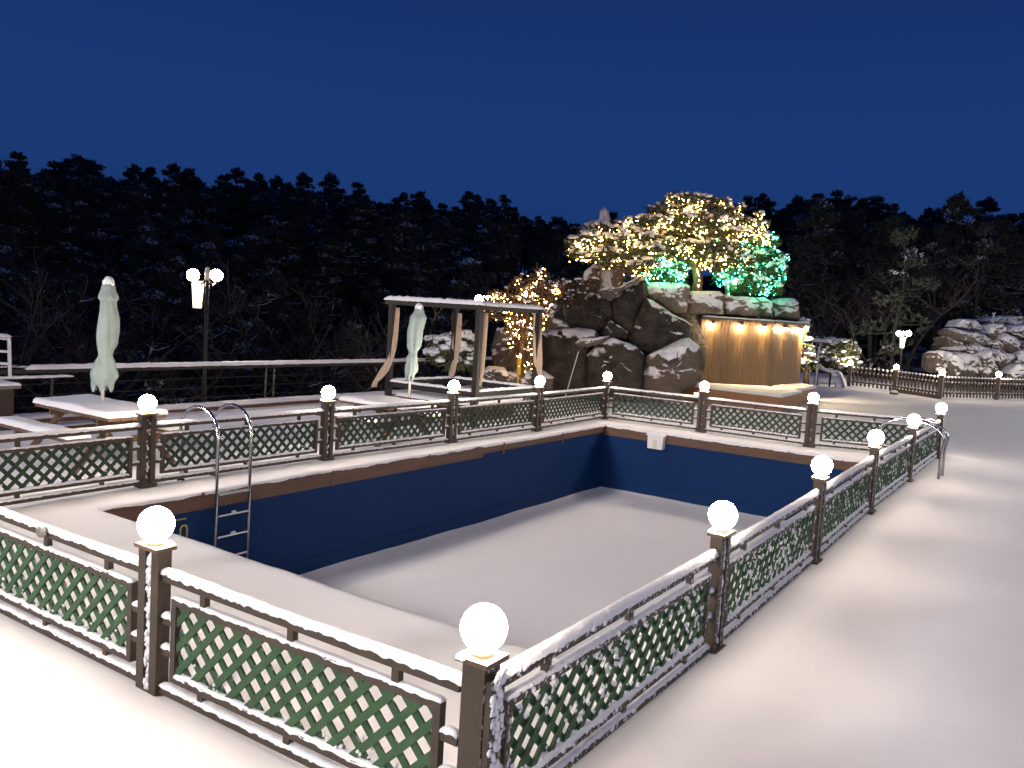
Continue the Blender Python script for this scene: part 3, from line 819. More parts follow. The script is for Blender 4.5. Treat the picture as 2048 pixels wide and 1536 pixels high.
bl = G(407, 815, 0); gp = P(404, 549, dl)
street_lamp((bl.x, bl.y, 0), gp.z, [P(386, 550, dl - .1), P(433, 551, dl + .15)], 'tall street lamp with two lit globes and a hanging lantern tube left of the ladder', (P(396, 562, dl - .25), .55))
d2 = 27.0
bb = P(969, 760, d2); bb.z = 0
gp = P(969, 600, d2)
street_lamp((gp.x, gp.y, 0), gp.z, [P(957, 598, d2), P(979, 599, d2 + .2)], 'street lamp with two lit globes rising just behind the pergola roof')
d3 = 38.4
gp = P(1807, 668, d3)
street_lamp((gp.x, gp.y, -.2), gp.z, [P(1798, 667, d3), P(1817, 667, d3 + .2)], 'distant street lamp with two lit globes and white tube, behind the picket fence', (P(1806, 674, d3 - .3), .5))
# the lamp at the camera's own end of the terrace, whose light falls across the near fence
street_lamp((-3.4, -3.6, 0), 2.6, [V((-3.4, -3.3, 2.6))], 'street lamp standing behind the viewpoint lighting the near fence', None, .14, mat('bright lit globe', (1, .95, .85), .3, emit=(1.0, .82, .58), estr=290))
mfill = mat('added fill lamp globe', (1, .95, .85), .3, emit=(1.0, .90, .86), estr=620)  # two unseen lamps added to brighten the far right snow
street_lamp((7.2, 17, 0), 3.2, [V((6.9, 17, 3.2)), V((7.5, 17, 3.2))], 'unseen fill lamp added beside the open snow right of the pool', None, .14, mfill)
street_lamp((6.6, 29, 0), 3.2, [V((6.3, 29, 3.2)), V((6.9, 29, 3.2))], 'unseen fill lamp added near the picket fence right of the far rock pile', None, .14, mfill)
for mx_, my_, en, tx, ty, lb in ((-9.5, -17, FILL_FLOOD, -1.5, 12.0, 'stand-in floodlight mast for the building light behind the viewpoint on the left'), (9.0, -19, FILL_FLOOD * .5, 1.5, 17.0, 'added fill floodlight mast behind the viewpoint on the right')):  # unseen masts stand in for broad building light; right one added to soften shadows
    t = thing('standin_mast', (mx_, my_, 0), lb, 'floodlight', 'stand-in floodlight masts behind the viewpoint')
    b = MB(); b.tube([(0, 0, 0), (0, 0, 9.15)], [.10, .06], 12); b.build('mast', M_DARK, t, smooth=True)
    fd = V((tx - mx_, ty - my_, 0)).normalized(); fd = V((fd.x * .921, fd.y * .921, -.39))
    fs = fd.cross(ZA).normalized(); fu = fs.cross(fd)
    b = MB(); b.box(V((0, 0, 9.0)) + fd * .12, (.3, 3.4, .8), (fd, fs, fu)); b.build('hood', M_DARK, t)
    b = MB(); b.box(V((0, 0, 9.0)) + fd * .275, (.008, 3.2, .7), (fd, fs, fu)); b.build('lens', mat('fill lens', (1, .95, .9), .3, emit=(1, .86, .72), estr=4), t)
    ld = bpy.data.lights.new('fill_beam', 'SPOT'); ld.energy = en; ld.color = (1, .925, .93); ld.spot_size = R(54); ld.spot_blend = .5; ld.shadow_soft_size = 1.5
    lo = bpy.data.objects.new('fill_beam', ld); COL.objects.link(lo); lo.parent = t; lo.location = V((0, 0, 9.0)) + fd * 1.9; lo.rotation_euler = fd.to_track_quat('-Z', 'Y').to_euler()

# ------------------------------------------------------------------ boulders
def boulder(name, poly, d, thick, mtl, label, cat='boulder', group=None, seed=0.0, amp=.10, fine=.03, front=.28):
    pts = [P(u, v, d) for u, v in poly]
    c = sum(pts, V()) / len(pts)
    # resample outline
    per = []; tot = 0
    for i in range(len(pts)):
        per.append(tot); tot += (pts[(i + 1) % len(pts)] - pts[i]).length
    n = 84; out = []
    for k in range(n):
        s = tot * k / n
        for i in range(len(pts)):
            ln = (pts[(i + 1) % len(pts)] - pts[i]).length
            if per[i] <= s <= per[i] + ln + 1e-9:
                out.append(pts[i].lerp(pts[(i + 1) % len(pts)], (s - per[i]) / ln)); break
    bk = V((FWD.x, FWD.y, 0)).normalized()
    rings = [(.06, -1.0), (.15, -1.0), (.24, -.99), (.33, -.97), (.42, -.95), (.51, -.92), (.60, -.88), (.68, -.82), (.76, -.74), (.83, -.64), (.89, -.52), (.94, -.38), (.975, -.2), (1, 0), (1.0, .2), (1.0, .45), (.98, .8), (.93, 1.2), (.82, 1.7), (.6, 2.1), (.25, 2.3)]
    size = tot / 4
    b = MB()
    fr = front * min(size, 1.2 * thick)
    for s, q in rings:
        off = bk * (q * fr if q < 0 else q / 2.3 * thick)
        for k, o_ in enumerate(out):
            p = c + (o_ - c) * s + off
            ps = V((p.x, p.y, p.z)) + V((seed, seed * 2, 0))
            # faceted: cells of constant offset plus ridged noise
            fsz = max(.35, size * .55)
            cd, cp_ = noise.voronoi(ps / fsz)
            dn = 0
            for wgt, ci in ((1.0, 0),):
                cc = cp_[ci]; nv = noise.cell_vector(V(cc) * 31.7) - V((.5, .5, .5))
                dn += amp * 1.9 * fsz * max(-1.2, min(1.2, (ps / fsz - V(cc)).dot(nv) * 2.2))
            cd2, cp2 = noise.voronoi(ps / (fsz * .3)); nv = noise.cell_vector(V(cp2[0]) * 17.3) - V((.5, .5, .5))
            dn += amp * .8 * fsz * .3 * max(-1, min(1, (ps / (fsz * .3) - V(cp2[0])).dot(nv) * 2.5))
            dn += fine * 1.2 * noise.fractal(ps * 3.0, .8, 2.2, 5)
            dirv = ((o_ - c).normalized() * min(1, s) * (.35 if abs(q) < .3 else .8) - bk * (1 if q < 0 else -.7) * (1 - abs(s) * .6))
            p = p + dirv * dn
            b.v.append(tuple(p))
    for i in range(len(rings) - 1):
        for k in range(n):
            a = i * n + k; e_ = i * n + (k + 1) % n
            b.f.append((a, a + n, e_ + n, e_)); b.m.append(0)
    b.f.append(tuple(range(n))); b.m.append(0)
    b.f.append(tuple((len(rings) - 1) * n + k for k in range(n))[::-1]); b.m.append(0)
    ob = b.build(name, mtl, loc=c)
    # keep some facets crisp, some smooth
    me = ob.data; me.polygons.foreach_set('use_smooth', [True] * len(me.polygons)); me.set_sharp_from_angle(angle=R(32))
    return tag(ob, label, cat, group)
z4 = lambda l: [(1040 + x / 5.12, 540 + y / 5.12) for x, y in l]
GR = 'boulders of the stacked rock mound'
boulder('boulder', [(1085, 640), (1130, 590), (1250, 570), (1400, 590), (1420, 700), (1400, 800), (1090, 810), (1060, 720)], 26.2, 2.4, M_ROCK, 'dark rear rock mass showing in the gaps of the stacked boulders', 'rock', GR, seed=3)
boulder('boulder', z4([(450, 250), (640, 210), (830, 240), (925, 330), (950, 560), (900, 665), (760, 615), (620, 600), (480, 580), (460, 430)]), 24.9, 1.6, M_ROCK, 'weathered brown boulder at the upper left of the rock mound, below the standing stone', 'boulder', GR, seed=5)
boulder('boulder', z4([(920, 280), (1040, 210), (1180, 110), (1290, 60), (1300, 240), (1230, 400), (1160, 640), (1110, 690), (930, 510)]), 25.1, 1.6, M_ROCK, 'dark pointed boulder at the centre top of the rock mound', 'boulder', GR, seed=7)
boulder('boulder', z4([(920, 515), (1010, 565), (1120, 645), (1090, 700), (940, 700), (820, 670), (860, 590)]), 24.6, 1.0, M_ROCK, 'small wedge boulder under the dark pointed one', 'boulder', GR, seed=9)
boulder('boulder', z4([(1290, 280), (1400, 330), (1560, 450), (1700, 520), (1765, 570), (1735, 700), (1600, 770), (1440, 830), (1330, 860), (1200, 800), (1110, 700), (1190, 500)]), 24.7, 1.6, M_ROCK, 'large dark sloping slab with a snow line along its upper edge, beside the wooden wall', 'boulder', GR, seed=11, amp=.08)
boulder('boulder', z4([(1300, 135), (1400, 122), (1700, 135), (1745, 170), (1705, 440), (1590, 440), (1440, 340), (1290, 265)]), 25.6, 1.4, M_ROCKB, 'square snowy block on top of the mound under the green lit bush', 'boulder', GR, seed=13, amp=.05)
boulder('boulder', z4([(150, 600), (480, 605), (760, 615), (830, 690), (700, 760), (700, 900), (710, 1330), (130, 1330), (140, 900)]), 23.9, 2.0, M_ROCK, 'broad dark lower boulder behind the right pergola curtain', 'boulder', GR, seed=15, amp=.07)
boulder('boulder', z4([(680, 880), (760, 800), (860, 730), (940, 690), (1080, 735), (1200, 785), (1270, 860), (1250, 1220), (1210, 1340), (680, 1340)]), 23.5, 1.8, M_ROCK, 'rounded pale brown boulder directly behind the far left corner globe', 'boulder', GR, seed=17, amp=.06)
boulder('boulder', z4([(550, 750), (620, 700), (760, 695), (920, 675), (860, 735), (800, 770), (690, 790), (580, 775)]), 23.4, .9, M_ROCKS, 'flat snow-edged ledge stone wedged left of the rounded boulder', 'boulder', GR, seed=19, amp=.05)
boulder('boulder', z4([(1215, 1240), (1230, 1080), (1320, 880), (1400, 830), (1560, 760), (1740, 700), (1850, 800), (1835, 1000), (1805, 1180), (1640, 1230), (1620, 1330), (1230, 1340)]), 23.7, 1.5, M_ROCKS, 'snow-streaked boulder at the foot of the wooden wall', 'boulder', GR, seed=21, amp=.12)
boulder('boulder', z4([(780, 215), (900, 165), (1000, 185), (1150, 115), (1265, 45), (1180, 150), (1010, 235), (930, 325), (840, 275)]), 24.6, .8, M_ROCKS, 'thin snow-covered stone lying across the top of the mound', 'boulder', GR, seed=23, amp=.05)
boulder('standing_stone', [(1200, 421), (1209, 413), (1218, 424), (1222, 445), (1228, 520), (1232, 592), (1194, 596), (1197, 500), (1196, 450)], 26.6, .5, M_STONE, 'tall upright stone with a snow cap rising behind the left pine', 'standing stone', GR, seed=25, amp=.03)
boulder('boulder', [(1163, 566), (1176, 538), (1192, 526), (1202, 540), (1202, 572), (1180, 580)], 26.4, .8, M_ROCKS, 'small snowy stone left of the standing stone', 'boulder', GR, seed=27)
boulder('boulder', [(1228, 522), (1243, 530), (1252, 552), (1242, 578), (1226, 592)], 25.9, .6, M_ROCKS, 'small pale stone against the right side of the standing stone', 'boulder', GR, seed=29)
boulder('boulder', [(985, 690), (1000, 660), (1022, 654), (1045, 668), (1064, 655), (1072, 690), (1068, 752), (985, 756)], 22.6, 1.1, M_ROCKS, 'yellow-lit rock face behind the string-lit tree trunk', 'boulder', GR, seed=31)
boulder('boulder', [(955, 745), (975, 734), (1005, 738), (1018, 752), (1000, 775), (955, 775)], 21.6, .9, M_ROCKS, 'low snow-covered rock between the two right pergola posts', 'boulder', GR, seed=33)
boulder('boulder', [(1005, 760), (1020, 745), (1050, 742), (1062, 756), (1058, 775), (1010, 778)], 22.0, .8, M_ROCKS, 'low snowy rock under the yellow board', 'boulder', GR, seed=35)
boulder('boulder', [(1035, 760), (1050, 738), (1064, 730), (1085, 742), (1108, 755), (1105, 785), (1040, 785)], 22.9, .8, M_ROCKS, 'jagged dusted rock beside the right pergola curtain foot', 'boulder', GR, seed=37)
boulder('boulder', [(1068, 640), (1085, 630), (1120, 640), (1140, 655), (1120, 668), (1068, 660)], 24.0, .9, M_ROCKS, 'flat rock with warm snow beside the string-lit tree crown', 'boulder', GR, seed=39)
# capstones on the wooden wall
GC = 'capstones along the top of the wooden wall'
boulder('capstone', [(1368, 586), (1378, 582), (1440, 582), (1448, 590), (1447, 630), (1372, 627)], 26.0, 1.2, M_ROCKB, 'long ribbed capstone at the left end of the wooden wall', 'capstone', GC, seed=41, amp=.04)
boulder('capstone', [(1446, 588), (1470, 592), (1508, 594), (1520, 604), (1516, 634), (1448, 629)], 26.4, 1.2, M_ROCKB, 'snow-draped middle capstone above the second wall lamp', 'capstone', GC, seed=43, amp=.05)
boulder('capstone', [(1512, 596), (1528, 594), (1546, 604), (1545, 634), (1516, 634)], 26.9, 1.0, M_ROCKB, 'narrow capstone between the middle and the right one', 'capstone', GC, seed=45, amp=.05)
boulder('capstone', [(1543, 604), (1552, 597), (1588, 596), (1598, 606), (1599, 632), (1590, 639), (1546, 635)], 28.0, 1.4, M_ROCKB, 'right end capstone with thick snow on the wooden wall', 'capstone', GC, seed=47, amp=.05)
# rock pile beyond the picket fence
z5 = lambda l: [(1840 + x / 9.846, 610 + y / 9.846) for x, y in l]
GP = 'boulders of the far rock pile'
pile = [([(690, 430), (820, 280), (1100, 290), (1310, 520), (1250, 590), (1080, 545), (830, 500)], 41.0, 'long tan slab with a snow top at the upper left of the far rock pile'),
 ([(555, 480), (620, 450), (900, 500), (1290, 580), (1430, 730), (1380, 860), (1100, 790), (930, 760), (700, 700), (560, 570)], 40.0, 'wide slab jutting left in the far rock pile with three dark holes in its snow'),
 ([(530, 625), (600, 620), (820, 740), (880, 800), (640, 860), (580, 790)], 40.3, 'triangular snowy stone under the jutting slab of the far pile'),
 ([(660, 890), (740, 840), (900, 795), (950, 880), (860, 925), (700, 930)], 39.7, 'small oval snow-capped stone at the left middle of the far pile'),
 ([(320, 950), (450, 900), (640, 935), (580, 1050), (550, 1340), (290, 1340), (305, 1100)], 39.4, 'upright block stone at the far left foot of the rock pile, above a picket lamp'),
 ([(600, 1100), (690, 980), (900, 940), (1160, 1000), (1220, 1150), (1150, 1400), (800, 1480), (620, 1450), (590, 1250)], 38.9, 'largest rough boulder at the bottom of the far rock pile'),
 ([(880, 850), (1100, 775), (1390, 850), (1360, 950), (1100, 960), (950, 1000)], 39.6, 'dark overhung stone in the middle of the far pile'),
 ([(1310, 560), (1450, 380), (1620, 360), (1730, 450), (1730, 570), (1610, 690), (1440, 690)], 40.1, 'blunt stone with a reddish face and white top in the far pile'),
 ([(1430, 700), (1600, 685), (1780, 750), (1860, 900), (1760, 980), (1550, 910), (1420, 860)], 39.8, 'reddish brown stone under the blunt one in the far pile'),
 ([(1590, 680), (1720, 570), (1900, 640), (2000, 780), (1960, 940), (1800, 980), (1690, 840)], 39.5, 'round grey boulder with a white cap at the right of the far pile'),
 ([(1190, 1150), (1240, 980), (1390, 890), (1460, 1150), (1510, 1310), (1350, 1480), (1200, 1440), (1140, 1290)], 38.7, 'snow-smothered stone with two dark spots low in the far pile'),
 ([(1370, 920), (1500, 870), (1750, 950), (1880, 1000), (1810, 1190), (1550, 1220), (1410, 1110)], 39.1, 'layered purple brown stone right of centre in the far pile'),
 ([(1690, 1350), (1850, 1200), (2050, 1140), (2300, 1250), (2300, 1520), (1700, 1520)], 38.5, 'dark low boulder at the right foot of the far pile'),
 ([(1710, 520), (1850, 410), (2050, 385), (2300, 400), (2300, 700), (1950, 660)], 39.9, 'broad snowy boulder at the right edge of the far pile'),
 ([(1150, 305), (1400, 255), (1560, 225), (1860, 212), (1880, 370), (1720, 450), (1450, 390), (1300, 410)], 42.0, 'blue-shadowed snow-covered top stone of the far pile'),
 ([(1840, 240), (2050, 225), (2300, 260), (2300, 430), (1770, 430)], 41.0, 'tan stone at the top right corner of the far pile'),
 ([(1860, 980), (2000, 890), (2300, 840), (2300, 1210), (1840, 1200)], 39.2, 'mid-height stone at the right border of the far pile'),
 ([(1980, 790), (2300, 740), (2300, 960), (1990, 910)], 39.6, 'white topped stone wedged at the right border above the mid-height one')]
for i, (pl, d, lb) in enumerate(pile): boulder('boulder', z5(pl), d, 1.8, M_PILE, lb, 'boulder', GP, seed=50 + i * 3, amp=.09, fine=.05)
boulder('boulder', z5([(480, 800), (900, 480), (1500, 400), (2300, 420), (2300, 1500), (600, 1500), (420, 1300)]), 41.6, 2.5, M_PILE, 'rear mass of stone filling the gaps of the far rock pile', 'rock', GP, seed=120)
# tiny sprinkler pipe on the pile
a, c = P(1986, 640, 41.5), P(1988, 628, 41.5)
t = thing('pipe_stand', a, 'tiny forked pipe on top of the far rock pile', 'pipe')
b = MB(); b.tube([a - ZA * .3, c], .03, 6); b.tube([c, P(1984, 626, 41.5)], .025, 6); b.tube([c, P(1991, 625, 41.5)], .025, 6); build_in(b, 'pipe', M_WHITE, t)

# ------------------------------------------------------------------ wooden wall, deck, wall lamps
WL, WC, WR = V((-7.73, 22.1, 0)), V((-6.01, 23.73, 0)), V((-5.70, 26.2, 0))
WB = [WL, WC, WR, V((-9.2, 29.0, 0)), V((-10.2, 25.5, 0)), V((-8.75, 22.75, 0))]
ztop = 2.50
t = thing('wooden_wall', WL, 'tan timber-clad retaining wall lit by a row of lamps, capstones on top', 'wall')
b = MB(); o = 0
for i in range(len(WB)):
    a, c = WB[i], WB[(i + 1) % len(WB)]
    dd = c - a; ln = dd.length; dd.normalize(); nn = V((dd.y, -dd.x, 0))
    k = 0
    w = .115
    nb = max(1, round(ln / w)); w = ln / nb
    for q in range(nb):
        p0 = a + dd * (q * w + .003); p1 = a + dd * ((q + 1) * w - .003)
        th = .02 + .004 * random.random()
        b.box((p0 + p1) / 2 + ZA * (ztop / 2) - nn * (.02 - th), ((p1 - p0).length, .03, ztop), (dd, nn, ZA))
build_in(b, 'cladding', M_WOOD, t)
b = MB(); vs = [p + ZA * (ztop - .02) for p in WB] + [p for p in WB]; c_ = sum(WB, V()) / 6
vs = [c_ + ZA * (p.z) + (V((p.x, p.y, 0)) - c_) * .985 for p in vs]
b.add(vs, [(0, 1, 2, 3, 4, 5)] + [(i, (i + 1) % 6, 6 + (i + 1) % 6, 6 + i) for i in range(6)]); build_in(b, 'core', M_DARK, t)
b = MB()
for a, c in ((WL, WC), (WC, WR)):
    dd = (c - a).normalized(); nn = V((dd.y, -dd.x, 0))
    b.bar(a + nn * .05 + ZA * (ztop + .02), c + nn * .05 + ZA * (ztop + .02), .16, .07)
build_in(b, 'top_board', M_WOOD, t)
b = MB()
for a, c in ((WL, WC), (WC, WR)):
    dd = (c - a).normalized(); nn = V((dd.y, -dd.x, 0))
    b.ridge(a + nn * .08 + ZA * (ztop + .07), c + nn * .07 + ZA * (ztop + .055), .14, .035, .08, .4, seed=a.x)
build_in(b, 'snow', M_SNOW, t, True)
ord5 = ['first wall lamp at the left end of the wooden wall', 'second wall lamp from the left on the wooden wall', 'middle wall lamp of the five on the wooden wall',
        'fourth wall lamp from the left on the wooden wall', 'last wall lamp at the bright right end of the wooden wall']
for i, u in enumerate((1424, 1481, 1527, 1564, 1598)):
    a, c = (WL, WC) if u < 1540 else (WC, WR)
    q = on_wall(u, 640 + (u - 1400) * .06, a, c); q.z = 2.38
    dd = (c - a).normalized(); nn = V((dd.y, -dd.x, 0))
    lp = q + nn * .12
    t = thing('wall_lamp', lp, ord5[i], 'wall lamp', 'lamps along the wooden wall')
    b = MB(); b.lathe((0, 0, -.03), [(.062, 0), (.062, .09), (.03, .12)], 14); b.build('housing', M_CAP, t, smooth=True)
    b = MB(); b.tube([V((0, 0, .08)), V((0, 0, .12)), -nn * .12 + V((0, 0, .12))], .012, 6); b.build('bracket', M_CAP, t)
    b = MB(); b.sphere((0, 0, -.045), .055, 12, 8); b.build('bulb', mat('wall lamp bulb', (1, .9, .8), .3, emit=(1, .72, .42), estr=800), t, smooth=True)
    ld = bpy.data.lights.new('wall_lamp_beam', 'SPOT'); ld.energy = 130; ld.color = (1, .64, .28); ld.spot_size = R(34); ld.spot_blend = .6; ld.shadow_soft_size = .04
    lo = bpy.data.objects.new('wall_lamp_beam', ld); COL.objects.link(lo); lo.parent = t; lo.location = (0, 0, -.12)
    if i == 4:
        l2 = bpy.data.lights.new('end_lamp_beam', 'SPOT'); l2.energy = 420; l2.color = (1, .78, .5); l2.spot_size = R(110); l2.spot_blend = .6; l2.shadow_soft_size = .05
        o2 = bpy.data.objects.new('end_lamp_beam', l2); COL.objects.link(o2); o2.parent = t; o2.location = nn * .1 + V((0, 0, -.1)); o2.rotation_euler = (P(1611, 690, 28.7) - lp).to_track_quat('-Z', 'Y').to_euler()
    lo.rotation_euler = (-nn * .06 + V((0, 0, -1))).to_track_quat('-Z', 'Y').to_euler()
# decks in front of the wall
t = thing('wooden_deck', (-6, 21.5, 0), 'snow-covered brown wooden deck in front of the tan wall', 'deck')
def deckpoly(ps, z, nm_s, root):
    b = MB(); n = len(ps); c_ = sum((V((*p, 0)) for p in ps), V()) / n
    for i in range(n):
        a, c2 = V((*ps[i], 0)), V((*ps[(i + 1) % n], 0)); dd = c2 - a; ln = dd.length; dd.normalize(); nn = V((dd.y, -dd.x, 0))
        k = max(1, round(ln / .12)); w = ln / k
        for q in range(k):
            b.box(a + dd * ((q + .5) * w) + ZA * ((z - .08) / 2) - nn * (.03 + .003 * (q % 2)), (w - .006, .025, z - .08), (dd, nn, ZA))
        b.bar(a + ZA * (z - .04), c2 + ZA * (z - .04), .05, .08)
    b.add([V((*p, z - .015)) for p in ps], [tuple(range(n))])
    return b
D1 = [(-7.76, 20.8), (-4.55, 20.25), (-4.72, 23.0), (-5.9, 23.6), (-7.75, 22.0)]
D2 = [(-5.9, 23.75), (-4.95, 23.2), (-4.98, 25.7), (-5.62, 26.35)]
b = deckpoly(D1, .46, '', t); b2 = deckpoly(D2, .45, '', t); b.add(b2.v, b2.f)
build_in(b, 'skirt', M_DECKW, t)
b = MB()
b.slab([(*D1[0], .46), (*D1[1], .46), (*D1[2], .46), (*D1[4], .46)], .07, 30, 16, seed=1); b.slab([(*D1[4], .45), (*D1[2], .45), (-4.9, 23.3, .45), (-5.95, 23.66, .45)], .06, 20, 10, seed=5)
b.slab([(*D2[0], .45), (*D2[1], .45), (*D2[2], .45), (*D2[3], .45)], .09, 20, 16, seed=2)
build_in(b, 'snow', M_SNOW, t, True)
p = G(1393, 790, .55) ; p = P(1394, 792, 18.9)
t = thing('socket_box', p, 'small white outlet box on the far fence lamp post by the deck', 'outlet box'); b = MB(); b.box((0, 0, 0), (.13, .06, .15)); b.box((0, -.032, 0), (.06, .006, .07)); b.build('box', M_WHITE, t)

# ------------------------------------------------------------------ lit garden trees
def blob(b, c, r_, sq=(1, 1, .55), mi=0):
    b.sphere(c, r_, 7, 5, mi=mi, sq=sq, jit=.28)
def pad_tree(name, loc, trunk, pads, d, label, cat, nt_=70, snow_n=26, bark=M_BARK, rt=.11, limb=True, tuft=(.09, .17), snow_r=(.05, .11), dj=.7, seed=1, needle=None):
    rnd = random.Random(seed)
    t = thing(name, loc, label, cat)
    b = MB(); n = len(trunk); b.tube(trunk, [rt * (1 - .6 * i / (n - 1)) for i in range(n)], 9)
    cs = []
    for (u, v, ru, rv) in pads:
        dd = d + rnd.uniform(-dj, dj)
        cs.append((P(u, v, dd), ru / F_PX * dd, rv * 1.45 / F_PX * dd))
    for c, rx, rz in list(cs):      # ragged outlying sprays
        for q in range(3 if rx > .3 else 1):
            an = rnd.uniform(0, 6.28); k_ = rnd.uniform(.85, 1.25)
            cs.append((c + V((math.cos(an) * rx * k_, math.sin(an) * rx * k_, rnd.uniform(-.8, .9) * rz)), rx * rnd.uniform(.25, .42), rz * rnd.uniform(.4, .7)))
    tp = [V(q) for q in trunk]
    if limb:
        for c, rx, rz in cs:
            best = min(tp[n // 3:], key=lambda q: (q - c).length + .6 * max(0, q.z - c.z + .1))
            mid = best.lerp(c, .5) + V((rnd.uniform(-.1, .1), rnd.uniform(-.1, .1), -.05))
            b.tube([best, mid, c - ZA * rz * .4], [rt * .38, rt * .25, rt * .10] if rx > .35 else [rt * .12, rt * .09, rt * .05], 5)
            for q in range(5 if rx > .35 else 1):
                an = rnd.uniform(0, 6.28); e_ = c + V((math.cos(an) * rx * .8, math.sin(an) * rx * .8, -rz * .3))
                b.tube([mid.lerp(c, .5), (mid.lerp(c, .6) + e_) / 2 - ZA * .02, e_], [rt * .12, rt * .09, rt * .05], 4)
    build_in(b, 'trunk', bark, t, True)
    b = MB(); sb = MB(); spots = []
    for c, rx, rz in cs:
        k = max(12, int(nt_ * rx * rx / .36))
        for q in range(k):
            an = rnd.uniform(0, 6.28); rr = math.sqrt(rnd.random()) * (1.25 if rnd.random() < .25 else 1); zz = rnd.uniform(-1, 1)
            p = c + V((math.cos(an) * rr * rx * .98, math.sin(an) * rr * rx * .98, zz * rz * math.sqrt(max(.05, 1 - rr * rr * .8))))
            spots.append(p)
            for w in range(5):
                dr = V((rnd.gauss(0, 1), rnd.gauss(0, 1), rnd.gauss(.35, .8))).normalized(); ln = rnd.uniform(*tuft)
                sd = dr.orthogonal().normalized() * (ln * .16)
                tip = p + dr * ln
                b.add([p - sd, p + sd, tip + sd * .4, tip - sd * .4], [(0, 1, 2, 3)])
        for q in range(max(4, int(snow_n * rx * rx / .36))):
            an = rnd.uniform(0, 6.28); rr = math.sqrt(rnd.random())
            p = c + V((math.cos(an) * rr * rx, math.sin(an) * rr * rx, rz * math.sqrt(max(.0, 1 - rr * rr * .9)) + rnd.uniform(-.02, .06)))
            blob(sb, p, rnd.uniform(*snow_r), (1.2, 1.2, .6))
    build_in(b, 'crown', needle or M_NEED, t)
    build_in(sb, 'snow', M_SNOW, t, True)
    return t, spots, cs
bulb_me = {}
def string_lights(loc, pts, label, bm, r_=.02, seed=2):
    t = thing('string_lights', loc, label, 'string lights'); rnd = random.Random(seed)
    key = (bm.name, r_)
    if key not in bulb_me:
        b = MB(); b.octa((0, 0, 0), r_); o = b.build('bulb', bm, t); bulb_me[key] = o.data; first = o
        first.location = pts[0] - V(loc)
        start = 1
    else: start = 0
    for q in pts[start:100]:
        o = bpy.data.objects.new('bulb', bulb_me[key]); COL.objects.link(o); o.parent = t; o.location = q - V(loc)
    if len(pts) > 100:
        b = MB()
        for q in pts[100:]: b.octa(q, r_ * rnd.uniform(.55, 1.2))
        o = build_in(b, 'small_bulbs', bm, t); o['kind'] = 'stuff'
    # cable through the bulbs, nearest neighbour order
    rest = list(pts[:260]); cur = rest.pop(0); b = MB(); chain = [cur]
    while rest:
        j = min(range(len(rest)), key=lambda k: (rest[k] - cur).length_squared); nx = rest.pop(j)
        if (nx - cur).length < .45: chain.append(nx)
        else:
            if len(chain) > 1: b.tube(chain, .004, 3, cap=False)
            chain = [nx]
        cur = nx
    if len(chain) > 1: b.tube(chain, .004, 3, cap=False)
    build_in(b, 'cable', M_CABLE, t)
    return t
def bulbs_in(spots, cs, n, seed, low=True):
    rnd = random.Random(seed); out = []
    toward = (V((CAM.x, CAM.y, 2)))
    for q in range(n):
        c, rx, rz = rnd.choice(cs); an = rnd.uniform(0, 6.28); rr = math.sqrt(rnd.random()) * 1.02
        zz = rnd.uniform(-1.5, .5) if low else rnd.uniform(-1, 1)
        p = c + V((math.cos(an) * rr * rx, math.sin(an) * rr * rx, zz * rz))
        p += (toward - p).normalized() * rnd.uniform(.05, .38)
        out.append(p)
    return out
T1 = [P(1393, 585, 26.2), P(1396, 560, 26.2), P(1392, 540, 26.2), P(1385, 515, 26.2), P(1392, 480, 26.3), P(1385, 440, 26.3), P(1388, 408, 26.3)]
padsA = [(1385, 405, 50, 10), (1338, 425, 45, 12), (1428, 425, 45, 12), (1470, 448, 38, 12), (1312, 450, 45, 12), (1388, 447, 55, 14), (1442, 472, 50, 13), (1350, 478, 58, 14), (1300, 482, 45, 12), (1418, 500, 60, 14),
         (1486, 488, 40, 12), (1340, 512, 50, 12), (1502, 468, 28, 10), (1458, 522, 48, 10), (1400, 527, 50, 10), (1285, 445, 30, 8), (1506, 452, 24, 9), (1372, 430, 40, 10), (1440, 448, 40, 10), (1360, 500, 40, 10)]
t1, sA, cA = pad_tree('garden_pine', T1[0], T1, padsA, 26.2, 'large spreading pine on the rock mound covered in warm string lights and snow', 'pine tree', nt_=80, snow_n=17, snow_r=(.04, .09), seed=3, rt=.17)
string_lights(T1[0], bulbs_in(sA, cA[3:], 880, 5) + [T1[i].lerp(T1[i + 1], random.random()) - FWD * .2 for i in range(0, 3) for k in range(6)], 'warm white string lights wound through the large spreading pine', M_BULB, .016)
T2 = [P(1290, 590, 25.6), P(1275, 565, 25.6), P(1258, 545, 25.7), P(1250, 520, 25.8), P(1230, 495, 25.8), P(1225, 468, 25.8)]
padsB = [(1160, 488, 28, 10), (1198, 463, 34, 12), (1243, 461, 38, 12), (1220, 486, 45, 12), (1275, 476, 40, 12), (1166, 512, 35, 8), (1214, 511, 42, 10), (1260, 506, 45, 12), (1297, 502, 30, 10), (1240, 530, 38, 8), (1288, 536, 36, 9), (1180, 475, 26, 9)]
t2, sB, cB = pad_tree('garden_pine', T2[0], T2, padsB, 25.8, 'left leaning pine reaching over the boulders with sparser warm lights', 'pine tree', nt_=80, seed=7, snow_n=26, snow_r=(.04, .10), rt=.10)
string_lights(T2[0], bulbs_in(sB, cB, 270, 9), 'warm string lights in the left leaning pine', M_BULB, .016)
T3 = [P(1457, 600, 27.4), P(1454, 570, 27.4), P(1452, 545, 27.4), P(1465, 515, 27.4), P(1490, 480, 27.4), P(1500, 465, 27.4)]
